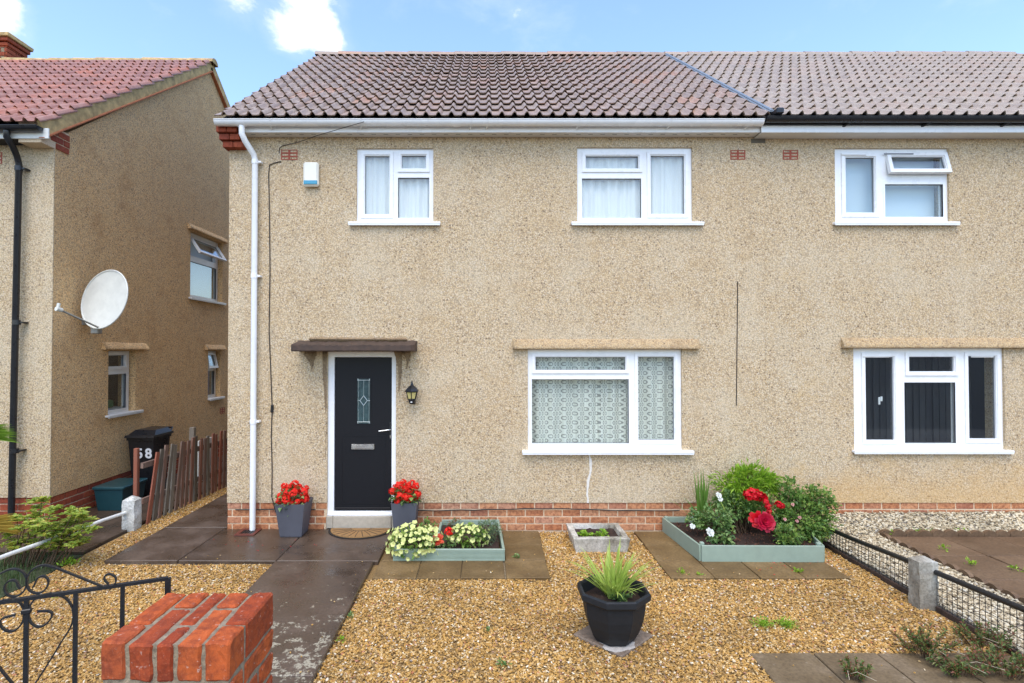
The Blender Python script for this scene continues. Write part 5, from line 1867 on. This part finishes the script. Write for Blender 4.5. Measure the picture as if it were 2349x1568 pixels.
for k in range(105):
    mb = MB()
    a = r_.uniform(0, 6.28)
    low = r_.random() < .48
    sp_ = r_.uniform(.9, 1.6) if low else r_.uniform(.1, .95)
    L_ = r_.uniform(.32, .48) if low else r_.uniform(.30, .46)
    c = V3((ox + r_.uniform(-.05, .05), oy + r_.uniform(-.05, .05), oz + .315))
    blade(mb, c, V3((math.cos(a) * sp_, math.sin(a) * sp_, 1)), L_, r_.uniform(.017, .026), r_.uniform(.2, .5) if low else r_.uniform(.05, .4), 7)
    put('leaf', mb, M['leaf_blade'], t)
t = thing('ground_cover', 'tiny leafy plants around the foot of the spiky plant', 'plant', (ox, oy, oz + .31))
mb = MB()
leafy(mb, (ox + .06, oy - .08, oz + .335), (.09, .09, .035), 160, .025, .016, r_, .2, .4, 8)
put('foliage', mb, M['leaf_mid'], t)

# ================================================================== RIGHT-HAND BOUNDARY: rail, mesh, concrete post
def conc_post(name, label, x, y, z0, z1, wd, dp, mat, seed, group=None, point=.03):
    r = random.Random(seed)
    mb = MB()
    n, m = 6, 12
    # four subdivided faces and a weathered four-sided top
    def P(u, v, z): return V3((x + (u - .5) * wd, y + (v - .5) * dp, z))
    faces = [((0, 0), (1, 0)), ((1, 0), (1, 1)), ((1, 1), (0, 1)), ((0, 1), (0, 0))]
    for a, b in faces:
        for i in range(n):
            for j in range(m):
                q = []
                for (ii, jj) in ((i, j), (i + 1, j), (i + 1, j + 1), (i, j + 1)):
                    t, z = ii / n, z0 + (z1 - z0) * jj / m
                    q.append(P(a[0] + (b[0] - a[0]) * t, a[1] + (b[1] - a[1]) * t, z))
                mb.add(q, [(0, 1, 2, 3)], True)
    g = 5
    for i in range(g):
        for j in range(g):
            q = []
            for (ii, jj) in ((i, j), (i + 1, j), (i + 1, j + 1), (i, j + 1)):
                u, v = ii / g, jj / g
                h = min(u, 1 - u, v, 1 - v) * 2
                q.append(P(u, v, z1 + point * h))
            mb.add(q, [(0, 1, 2, 3)], True)
    for v in mb.V:
        nv = mnoise.noise_vector(v * 14 + V3((seed, 0, 0))) * .008 + mnoise.noise_vector(v * 45) * .003
        v += nv
    o = put(name, mb, mat, org=(x, y, z0))
    return tag(o, label, 'post', group)


conc_post('fence_post', 'short weathered concrete post with white lichen on the right-hand boundary', 3.885, -2.03, 0, .42, .165, .13, M['post'], 3, point=.035)
fx = 3.945


def rail_z(y):        # the rail climbs a little towards the street
    return .225 + (-.45 - y) / 2.55 * .165 if y < -.45 else .22


for nm, y0, y1, lab in (('boundary_fence', -1.965, -.42, 'black pipe rail with wire mesh between the rose bed and the concrete post'),
                        ('boundary_fence', -4.6, -2.10, 'black pipe rail with wire mesh nearest the street on the right')):
    t = thing(nm, lab, 'fence', (fx, (y0 + y1) / 2, 0), 'low mesh fence on the right-hand boundary')
    put('rail', MB().tube([(fx, y0 + (y1 - y0) * k / 8, rail_z(y0 + (y1 - y0) * k / 8) + .004 * math.sin(k)) for k in range(9)], .024, 10), M['black_iron'], t)
    mb = MB()
    y = y0
    r_ = random.Random(int(-y0 * 10))
    while y < y1:
        mb.tube([(fx, y + r_.uniform(-.004, .004), .005), (fx + .004, y, rail_z(y))], .0032, 4)
        y += .052
    for k in range(6):
        mb.tube([(fx + .003, y0 + (y1 - y0) * i / 10, (.02 + .18 * k / 5 * rail_z(y0 + (y1 - y0) * i / 10) / .2) + .004 * math.sin(i * 2 + k)) for i in range(11)], .0030, 4)
    put('wire_mesh', mb, M['black_iron'], t)
    put('gravel_board', MB().box(fx - .012, fx + .014, y0, y1, -.03, .045, .004), M['canopy'], t)

# scalloped edging stones of the right-hand garden
def scallop(x, y, rot, L=.30, n=2):
    prof = []
    for k in range(n * 8 + 1):
        t = k / (n * 8)
        prof.append((t * L - L / 2, .038 * abs(math.sin(PI * n * t)) ** .7))
    mb = MB()
    m = len(prof)
    v = []
    for d in (-.022, .022):
        v += [V3((a, d, b + .035)) for a, b in prof] + [V3((a, d, -.06)) for a, b in prof]
    f = []
    for i in range(m - 1):
        f += [(i, m + i, m + i + 1, i + 1), (2 * m + i + 1, 3 * m + i + 1, 3 * m + i, 2 * m + i), (i, i + 1, 2 * m + i + 1, 2 * m + i)]
    f += [(0, 2 * m, 3 * m, m), (m - 1, 2 * m - 1, 4 * m - 1, 3 * m - 1)]
    mb.add(v, f)
    return mb


scm = scallop(0, 0, 0).mesh('edging_stone', M['slab_right'])
ed = thing('edging', 'scalloped brown edging stones round the right-hand paving', 'edging', (4.66, -.42, .05))
x = 4.80
while x < 8.5:
    inst('stone', scm, ed, (x, -.40, .09 + RND.uniform(-.008, .008)), (RND.uniform(-.05, .05), 0, RND.uniform(-.02, .02)))
    x += .305
y = -.58
while y > -4.5:
    inst('stone', scm, ed, (4.655, y, .075 + RND.uniform(-.01, .008)), (RND.uniform(-.05, .05), 0, PI / 2 + RND.uniform(-.03, .03)))
    y -= .305

# ================================================================== LEFT-HAND BOUNDARY
conc_post('fence_post', 'white-painted pointed concrete post at the end of the picket fence', -4.46, .10, 0, .385, .155, .15, M['post_white'], 8, point=.06)
rp = [(-4.50, .05, .235)] + [(-4.50 - .004 * k, .05 - .42 * k, .24 + .022 * k + .004 * math.sin(k * 2)) for k in range(1, 12)]
o = put('pipe_rail', MB().tube(rp, .021, 10), M['paint_white'], org=(-4.5, -2, 0))
tag(o, 'white pipe rail running from the white post towards the street', 'rail')

pf = thing('picket_fence', 'leaning red-brown picket fence between the two houses', 'fence', (-4.33, 2.0, 0))
r_ = random.Random(3)
pkm = MB().add([(-.009, -.036, 0), (.009, -.036, 0), (.009, .036, 0), (-.009, .036, 0), (-.009, -.036, .96), (.009, -.036, .96), (.009, .036, .96), (-.009, .036, .96),
                ], [(0, 3, 2, 1), (4, 5, 6, 7), (0, 1, 5, 4), (1, 2, 6, 5), (2, 3, 7, 6), (3, 0, 4, 7)]).mesh('picket', M['picket'])
pkm2 = pkm.copy(); pkm2.materials.clear(); pkm2.materials.append(M['picket_grey'])
y = .34
k = 0
while y < 5.6:
    x = -4.42 + .062 * y
    lean = .17 - .018 * k if k < 9 else r_.uniform(-.012, .012)
    o = inst('picket', pkm2 if (k in (3, 4, 9, 12) or r_.random() < .2) else pkm, pf, (x + r_.uniform(-.006, .006), y, r_.uniform(-.01, .02)), (-lean if k < 8 else -lean, r_.uniform(-.01, .03) + (.02 if k < 8 else 0), 0),
             (1, r_.uniform(.92, 1.1), r_.uniform(.96, 1.02)))
    y += .118 if k < 9 else .116
    k += 1
for z in (.28, .74):
    put('rail', MB().tube([(-4.445 + .062 * y_, y_, z + .04 * (1 if y_ < 1.5 else .4)) for y_ in (.25, 1.4, 3, 5.6)], .02, 5, flat=((0, 0, 1), .035, .018)), M['picket'], pf)
for (x, y, h, m) in ((-4.385, 1.42, 1.12, 'picket_grey'), (-4.26, 3.6, 1.05, 'picket_grey')):
    put('post', MB().box(x - .038, x + .038, y - .038, y + .038, -.02, h, .006, .004), M[m], pf)
# paint spots left on the boards
o = put('post', MB().box(-4.80, -4.745, .66, .72, 0, .93, .006), M['picket'], pf, label='dark thin post standing by itself before the bin')

wb = put('white_board', MB().box(-4.47, -4.445, 1.72, 2.35, .22, .86, .003), M['paint_white'], org=(-4.46, 2.0, .22))
tag(wb, 'white board standing behind the middle of the picket fence', 'board')

# wheelie bin
bn = thing('wheelie_bin', 'black wheelie bin with white house number against the left house', 'bin', (-5.28, 1.75, .03))
bx0, bx1, by0, by1 = -5.41, -5.02, 1.50, 1.95


def frus(mb, a, b, z0, z1):
    v = [(a[0], a[2], z0), (a[1], a[2], z0), (a[1], a[3], z0), (a[0], a[3], z0), (b[0], b[2], z1), (b[1], b[2], z1), (b[1], b[3], z1), (b[0], b[3], z1)]
    mb.add(v, [(0, 3, 2, 1), (4, 5, 6, 7), (0, 1, 5, 4), (1, 2, 6, 5), (2, 3, 7, 6), (3, 0, 4, 7)])


mb = MB()
frus(mb, (bx0 + .05, bx1 - .05, by0 + .07, by1 - .03), (bx0, bx1, by0, by1), .06, .93)
frus(mb, (bx0 - .014, bx1 + .014, by0 - .014, by1 + .014), (bx0 - .014, bx1 + .014, by0 - .014, by1 + .014), .905, .95)
put('body', mb, M['black_plastic'], bn)
mb = MB()
frus(mb, (bx0 - .03, bx1 + .03, by0 - .05, by1 + .05), (bx0 - .025, bx1 + .025, by0 - .03, by1 + .05), .951, .985)
frus(mb, (bx0 - .01, bx1 + .01, by0 + .02, by1 + .04), (bx0 + .04, bx1 - .04, by0 + .12, by1 + .0), .985, 1.05)
put('lid', mb, M['black_plastic'], bn)
put('handle', MB().tube([(bx0 + .02, by1 + .04, .98), (bx0 + .02, by1 + .10, 1.03), (bx1 - .02, by1 + .10, 1.03), (bx1 - .02, by1 + .04, .98)], .016, 8), M['black_plastic'], bn)
for x in (bx0 + .02, bx1 - .02):
    mb = MB()
    mb.tube([(x - .025, by1 - .02, .11), (x + .025, by1 - .02, .11)], .09, 14)
    put('wheel', mb, M['rubber'], bn)


def digits(txt, size, parent, loc, rot, mat, name='number'):
    cu = bpy.data.curves.new('txt', 'FONT')
    cu.body = txt
    cu.size = size
    cu.extrude = .0015
    cu.offset = .006
    cu.align_x = 'CENTER'
    tmp = bpy.data.objects.new('txt', cu)
    COL.objects.link(tmp)
    dg = bpy.context.evaluated_depsgraph_get()
    me = bpy.data.meshes.new_from_object(tmp.evaluated_get(dg))
    bpy.data.objects.remove(tmp)
    me.materials.clear()
    me.materials.append(mat)
    return inst(name, me, parent, loc, rot)


slp = math.atan(.07 / .87)
for ch_, x in (('5', -5.235), ('8', -5.10)):
    digits(ch_, .205, bn, (x, by0 + .0135, .64), (PI / 2 + slp, 0, 0), M['ring_white'])

bxx = thing('recycling_box', 'dark teal plastic recycling box with lid beside the brick plinth', 'box', (-5.25, 1.0, .03))
mb = MB()
frus(mb, (-5.40, -5.06, .84, 1.30), (-5.43, -5.03, .80, 1.34), .035, .33)
put('body', mb, M['teal'], bxx)
put('lid', MB().box(-5.45, -5.01, .78, 1.36, .331, .375, .012), M['teal'], bxx)

# satellite dish on the gable wall
ds = thing('satellite_dish', 'cream satellite dish on the brown gable wall of the left house', 'satellite dish', (NX, .80, 2.72))
dc = V3((NX + .46, .50, 2.965))
dn = V3((-.27, -.94, .2)).normalized()
tx = dn.cross(V3((0, 0, 1))).normalized(); ty = tx.cross(dn)
mb = MB()
nr, na = 8, 36
RX, RYd, DP = .385, .405, .03
rows = [[dc + tx * math.cos(2 * PI * k / na) * RX * i / nr + ty * math.sin(2 * PI * k / na) * RYd * i / nr + dn * DP * ((i / nr) ** 2 - 1) for k in range(na)] for i in range(nr + 1)]
back = [[p - dn * .012 for p in row] for row in rows]
vv = sum(rows, []) + sum(back, [])
off = (nr + 1) * na
f = []
for i in range(nr):
    for k in range(na):
        k2 = (k + 1) % na
        f.append((i * na + k, (i + 1) * na + k, (i + 1) * na + k2, i * na + k2))
        f.append((off + i * na + k2, off + (i + 1) * na + k2, off + (i + 1) * na + k, off + i * na + k))
mb.add(vv, f, True)
put('reflector', mb, M['dish'], ds)
rim = [dc + tx * math.cos(2 * PI * k / na) * RX * 1.005 + ty * math.sin(2 * PI * k / na) * RYd * 1.005 for k in range(na + 1)]
put('rim', MB().tube(rim, .011, 8), M['dish'], ds)
low = dc - ty * RYd * .97
fpt = dc + dn * .55 - ty * .30
put('feed_arm', MB().tube([low, fpt], .013, 8), M['metal_grey'], ds)
put('receiver', MB().tube([fpt - dn * .03, fpt + dn * .04], .028, 10).tube([fpt + dn * .02 + ty * .01, fpt + dn * .02 + ty * .075], .02, 8), M['dish'], ds)
put('bracket', MB().tube([(NX, .80, 2.72), (NX + .38, .74, 2.72), (NX + .40, .70, 2.95)], .02, 8).box(NX, NX + .012, .72, .88, 2.63, 2.83).tube([(NX + .40, .70, 2.93), dc - dn * (DP + .01)], .02, 8).box(NX + .26, NX + .36, .52, .62, 2.50, 2.60, .01), M['metal_grey'], ds)

# lawn blades and shrub of the left-hand garden
r_ = random.Random(15)
mb = MB()
for _ in range(6500):
    x, y = r_.uniform(-6.4, -4.42), r_.uniform(-3.4, -.78)
    if x > -4.62 and r_.random() < .5: continue
    blade(mb, V3((x, y, 0)), V3((r_.uniform(-.6, .6), r_.uniform(-.6, .6), 1)), r_.uniform(.05, .13), .006, .5, 2)
o = put('grass', mb, M['grass'], kind='stuff')
o['label'] = 'rough dark lawn behind the gate'; o['category'] = 'grass'

t = thing('shrub', 'yellow-green whorled shrub growing through the white pipe rail', 'shrub', (-4.85, -1.15, 0))
mb, st = MB(), MB()
r_ = random.Random(19)
whorls = [(98, 1142), (85, 1158), (120, 1165), (40, 1190), (65, 1180), (55, 1205), (95, 1187), (110, 1198), (80, 1205), (105, 1215), (130, 1212), (45, 1236), (70, 1232), (95, 1240), (25, 1222), (125, 1228),
          (170, 1172), (180, 1180), (195, 1187), (160, 1195), (150, 1203), (190, 1205), (165, 1215), (180, 1228), (155, 1232), (185, 1240), (170, 1250), (140, 1250), (75, 1255), (115, 1248), (30, 1250), (200, 1218)]
for px, py in whorls:
    yy = -1.1 + r_.uniform(-.22, .18)
    c = at(px, py, yy)
    for k in range(7):
        cc = c + V3((r_.uniform(-.07, .07), r_.uniform(-.08, .08), r_.uniform(-.05, .03)))
        for q in range(10):
            a = 2 * PI * q / 10 + r_.random()
            leaf(mb, cc, V3((math.cos(a), math.sin(a), r_.uniform(.1, .7))), r_.uniform(.05, .085), r_.uniform(.022, .034), r_, .15, .2)
    b = V3((-4.75 + (px - 110) * .0035, -1.1, 0))
    st.tube([b, b.lerp(c, .55) + V3((r_.uniform(-.03, .03), r_.uniform(-.03, .03), .03)), c], [.009, .006, .003], 5)
put('foliage', mb, M['leaf_yellow'], t)
put('stems', st, M['stem'], t)

# fan palm standing just outside the picture on the left
pm = thing('fan_palm', 'fan palm at the left edge with one green and one yellowed frond tip', 'palm', (-5.62, -1.25, 0))
put('trunk', MB().tube([(-5.62, -1.25, 0), (-5.60, -1.25, .5), (-5.63, -1.25, 1.05)], [.10, .085, .07], 10), M['stem'], pm)
r_ = random.Random(23)


def fan(hub, ax, rad, mat, n=22, droop=.15, sp=1.25):
    mb = MB()
    ax = V3(ax).normalized()
    sd = (V3((0, -.45, .9)) - ax * ax.dot(V3((0, -.45, .9)))).normalized()
    mb.tube([(-5.62, -1.25, min(hub[2], 1.0)), V3(hub)], .008, 6)
    for k in range(n):
        a = -sp + 2 * sp * k / (n - 1)
        d = ax * math.cos(a) + sd * math.sin(a)
        blade(mb, V3(hub), d + V3((0, 0, .05)), rad * (.85 + .15 * math.cos(a)) * r_.uniform(.93, 1.05), .026, droop, 6, d.cross(ax.cross(sd)) + ax.cross(sd) * r_.uniform(-.5, .5))
    put('leaf', mb, mat, pm)


e1, e2 = at(35, 1004, -1.25), at(44, 1212, -1.25)
fan((e1.x - .62, -1.25, e1.z + .03), (1, 0, .0), .64, M['leaf_palm'], 26, .05, .2)
fan((e2.x - .58, -1.22, e2.z + .02), (1, -.05, .0), .60, M['leaf_palm_dry'], 26, .05, .26)
for q in range(6):
    a = 1.9 + q * .75
    fan((-5.62 + .28 * math.cos(a), -1.25 + .28 * math.sin(a), 1.2 + .12 * (q % 3)), (math.cos(a), math.sin(a), .2), .36, M['leaf_palm'], 16)

# ================================================================== GATE AND BRICK PIER
GA, GB = V3((-1.248, -4.80, 0)), V3((-1.726, -5.01, 0))
gu_ = (GA - GB).normalized()                       # along the gate, towards its latch end
gn = V3((gu_.y, -gu_.x, 0))


def gpt(x, y):
    d = ray(x / 3.247 * .61172, (2080 + y / 3.247) * .61172)
    s = (GA - CAM).dot(gn) / d.dot(gn)
    p = CAM + d * s
    return (p - GA).dot(gu_), p.z


def gw(u, z, o=0.0): return GA + gu_ * u + gn * o + V3((0, 0, z))


gt = thing('garden_gate', 'black wrought iron garden gate with scrolls beside the brick pier', 'gate', tuple(GA + gu_ * -.45))
zbar = sum(gpt(x, y)[1] for x, y in ((100, 512), (900, 440), (1500, 388), (2000, 342))) / 4
uc = gpt(322, 700)[0]
us_ = [gpt(322, 700)[0], gpt(920, 700)[0], gpt(1490, 650)[0], gpt(2043, 400)[0]]
uh = 2 * uc - us_[3]


def bar(name, pts, hw, ht):
    put(name, MB().tube([gw(*p) for p in pts], 0, flat=(tuple(gn), hw, ht)), M['black_iron'], gt)


bar('top_bar', [(uh, zbar), (us_[3], zbar)], .010, .0055)
bar('bottom_bar', [(uh, .50), (us_[3], .50)], .011, .007)
for u in us_[:3] + [2 * uc - us_[1], 2 * uc - us_[2]]:
    bar('upright', [(u, .50), (u, zbar)], .007, .007)
for u in (us_[3], uh):
    bar('stile', [(u, .42), (u, zbar)], .011, .010)


def smooth(pts, k=4):
    out = []
    n = len(pts)
    for i in range(n - 1):
        p0, p1, p2, p3 = pts[max(i - 1, 0)], pts[i], pts[i + 1], pts[min(i + 2, n - 1)]
        for j in range(k):
            t = j / k
            out.append(tuple(.5 * ((2 * p1[q]) + (-p0[q] + p2[q]) * t + (2 * p0[q] - 5 * p1[q] + 4 * p2[q] - p3[q]) * t * t + (-p0[q] + 3 * p1[q] - 3 * p2[q] + p3[q]) * t ** 3) for q in (0, 1)))
    out.append(pts[-1])
    return out


S_A = [(1270, 400), (1000, 290), (750, 190), (620, 145), (540, 130), (450, 150), (370, 210), (330, 290), (328, 370), (355, 430), (410, 465), (470, 470), (530, 445), (575, 390), (590, 330), (575, 290), (540, 265), (490, 270), (450, 300), (430, 350), (400, 400)]
S_B = [(600, 480), (520, 495), (440, 535), (385, 590), (355, 670), (352, 760), (380, 830), (440, 875), (510, 875), (580, 830), (625, 765), (632, 715), (590, 690), (520, 690), (455, 695)]
S_C = [(600, 476), (690, 490), (770, 515), (830, 560), (878, 640), (893, 720), (888, 800), (850, 900), (750, 1060), (640, 1240), (540, 1400), (430, 1568), (335, 1700)]
S_D = [(1340, 395), (1395, 360), (1412, 310), (1395, 265), (1340, 240), (1290, 250), (1268, 290), (1290, 330), (1325, 360)]
for pts, nm in ((S_A, 'scroll'), (S_B, 'scroll'), (S_C, 'heart_bar'), (S_D, 'curl')):
    q = smooth([gpt(*p) for p in pts])
    for mir in (False, True):
        bar(nm, [(2 * uc - u if mir else u, z) for u, z in q], .006, .0028)
put('collar', MB().obox(gw(uc, gpt(322, 690)[1]), (.03, .02, .018), Matrix.Rotation(math.atan2(gu_.y, gu_.x), 3, 'Z'), .003), M['black_iron'], gt)

pr = thing('brick_pier', 'red brick gate pier with bricks set on edge, close to the camera', 'pier', (-.90, -5.24, 0))
px0, px1, py0, py1 = -1.088, -.722, -5.405, -5.072
ztop = at(390, 1477, py0).z
core = put('mortar_core', MB().box(px0 + .005, px1 - .005, py0 + .007, py1 - .005, -.05, ztop - .007), M['mortar_grey'], pr)
r_ = random.Random(2)


def pbrick(x0, x1, y0, y1, z0, z1, b=.006):
    mb = MB()
    N_ = 5
    mb.box(x0, x1, y0, y1, z0, z1, b)
    bm = bmesh.new()
    me = mb.mesh('b', None)
    bm.from_mesh(me)
    bmesh.ops.subdivide_edges(bm, edges=[e for e in bm.edges if e.calc_length() > .03], cuts=5, use_grid_fill=True)
    for v in bm.verts:
        v.co += mnoise.noise_vector(v.co * 24) * .0036 + mnoise.noise_vector(v.co * 90) * .0022
    bm.to_mesh(me)
    bm.free()
    bpy.data.meshes.remove(mb_dummy) if False else None
    o = bpy.data.objects.new('brick', me)
    me.name = 'brick'
    me.materials.append(M['brick_pier'])
    c = V3(((x0 + x1) / 2, (y0 + y1) / 2, (z0 + z1) / 2))
    me.transform(Matrix.Translation(-c))
    o.parent = pr
    o.location = c - org_of(pr)
    o.rotation_euler = (r_.uniform(-.012, .012), r_.uniform(-.012, .012), r_.uniform(-.015, .015))
    COL.objects.link(o)


wds = [.068, .066, .046, .066, .070]
gap = (px1 - px0 - sum(wds)) / 4
x = px0
for k, wd in enumerate(wds):
    ln = (.105, .217)[k % 2]
    y = py0
    pbrick(x, x + wd, y, y + ln, ztop - .108 + r_.uniform(-.003, .002), ztop + r_.uniform(-.004, .003))
    pbrick(x, x + wd, y + ln + .014, py1, ztop - .108 + r_.uniform(-.003, .002), ztop + r_.uniform(-.004, .003))
    x += wd + gap
z = ztop - .120
k = 0
while z > .05:
    a, b = (px0 + .1025, py0 + .215) if k % 2 else (px0 + .25, py0 + .105)
    for (x0, x1) in ((px0, a - .007), (a + .007, px1)):
        for (y0, y1) in ((py0, b - .007), (b + .007, py1)):
            pbrick(x0, x1, y0, y1, z - .063, z)
    z -= .0775
    k += 1

# ================================================================== WEEDS AND SCRUB
r_ = random.Random(51)
weeds = [((155, 1297), .10, 'bright green weed on the gravel edge behind the gate scrolls', 'leaf_bright', 90, .055, .02),
         ((1185, 1283), .055, 'small weed with round leaves at the right end of the L-shaped planter', 'leaf_mid', 26, .035, .025),
         ((1750, 1437), .10, 'low mossy weed in the gravel right of the octagonal pot', 'leaf_bright', 320, .022, .009),
         ((1805, 1438), .10, 'second low mossy weed in the gravel nearer the concrete post', 'leaf_bright', 320, .022, .009),
         ((1565, 1320), .09, 'spreading weed at the front left corner of the corner bed slabs', 'leaf_bright', 50, .028, .012),
         ((1605, 1325), .04, 'tiny bright weed in front of the corner bed slabs', 'leaf_bright', 26, .03, .015),
         ((1832, 1316), .05, 'leafy weed at the front right of the corner bed slabs', 'leaf_bright', 40, .035, .02),
         ((803, 1420), .035, 'small weed at the right edge of the concrete path', 'leaf_mid', 26, .03, .014),
         ((783, 1473), .035, 'weed at the path edge nearest the street', 'leaf_bright', 26, .03, .014),
         ((1156, 1530), .05, 'pale weed in the gravel left of the octagonal pot', 'leaf_mid', 40, .028, .014),
         ((1120, 1450), .03, 'single small green weed in the middle of the gravel', 'leaf_mid', 16, .03, .014),
         ((128, 1372), .03, 'tiny green leaf seen through the gate bars', 'leaf_bright', 12, .03, .02)]
for (px, py), rad, lab, mt_, n_, L_, W_ in weeds:
    p = gr(px, py, .01)
    t = thing('weed', lab, 'weed', tuple(p), 'weeds in the gravel')
    mb = MB()
    leafy(mb, (p.x, p.y, .025), (rad, rad * .8, .022 + rad * .25), n_, L_, W_, r_, .1, .8)
    put('foliage', mb, M[mt_], t)
for (px, py, z, lab) in ((2165, 1262, .10, 'weed tuft at the paving joint just above the concrete post'), (2225, 1297, .10, 'weed in the right-hand paving joint, middle one'), (2330, 1310, .10, 'weed in the right-hand paving at the picture edge'),
                         (2040, 1228, .10, 'weed tufts below the corner of the scalloped edging'), (2120, 1225, .10, 'weed row under the scalloped edging near the corner'), (2200, 1222, .10, 'weed row under the scalloped edging, middle'), (2290, 1216, .10, 'weed row under the scalloped edging at the right')):
    p = gr(px, py, z)
    t = thing('weed', lab, 'weed', tuple(p), 'weeds in the right-hand paving')
    mb = MB()
    for q in range(3 if 'row' in lab else 1):
        leafy(mb, (p.x + (q - 1) * .09 * (1 if 'row' in lab else 0), p.y, z + .02), (.06, .05, .03), 26, .04, .016, r_, .1, .8)
    put('foliage', mb, M['leaf_bright'], t)

scr = [((2120, 1500), .20, .14, 'large reddish-green scrubby plant over the front right slabs'), ((2255, 1485), .18, .13, 'reddish scrubby plant against the mesh fence'),
       ((2310, 1545), .22, .13, 'scrubby plant at the bottom right corner'), ((1965, 1560), .09, .09, 'small scrubby tuft on the slab joint at the bottom edge'), ((2200, 1545), .17, .08, 'low scrub across the slabs between the larger scrub plants')]
for (px, py), rad, h, lab in scr:
    p = gr(px, py, .02)
    t = thing('scrub', lab, 'plant', tuple(p), 'scrubby plants on the front right slabs')
    mb, st = MB(), MB()
    for k in range(int(230 * rad)):
        a, q = r_.uniform(0, 6.28), rad * math.sqrt(r_.random())
        b = p + V3((math.cos(a) * q * .5, math.sin(a) * q * .4, 0))
        e = p + V3((math.cos(a) * q * 1.15, math.sin(a) * q * .8, h * r_.uniform(.4, 1.1)))
        st.tube([b, b.lerp(e, .5) + V3((0, 0, .02)), e], [.003, .0025, .0015], 4)
        for j in range(22):
            s_ = r_.uniform(.35, 1.05)
            leaf(mb, b.lerp(e, s_) + V3((0, 0, .01)), (e - b).normalized() + rdir(r_) * .9, r_.uniform(.022, .038), r_.uniform(.009, .014), r_)
    put('foliage', mb, M['leaf_scrub'], t)
    put('stems', st, M['stem'], t)
    dry = MB()
    for k in range(2):
        a = r_.uniform(-.6, .9)
        b = p + V3((r_.uniform(-.1, .1), r_.uniform(-.05, .05), .04))
        dry.tube([b, b + V3((math.sin(a) * .1, -.04, .04)), b + V3((math.sin(a) * .22, -.16, .05))], .0020, 4)
    put('dry_stalks', dry, M['dry_stem'], t)

mb = MB()
r_ = random.Random(88)
for (px, py, sx_, n_) in ((1790, 1300, 70, 16), (1900, 1285, 35, 14), (560, 1250, 60, 9), (690, 1250, 60, 6)):
    for _ in range(n_):
        p = gr(px + r_.gauss(0, sx_ * .6), py + r_.gauss(0, 9), .055 if px < 1000 else .036)
        leaf(mb, p, V3((r_.uniform(-1, 1), r_.uniform(-1, 1), .1)), r_.uniform(.014, .024), r_.uniform(.01, .016), r_, .2, .1)
o = put('fallen_petals', mb, M['petal_rose'], kind='stuff')
o['label'] = 'fallen crimson petals scattered over the slabs'
o['category'] = 'petals'
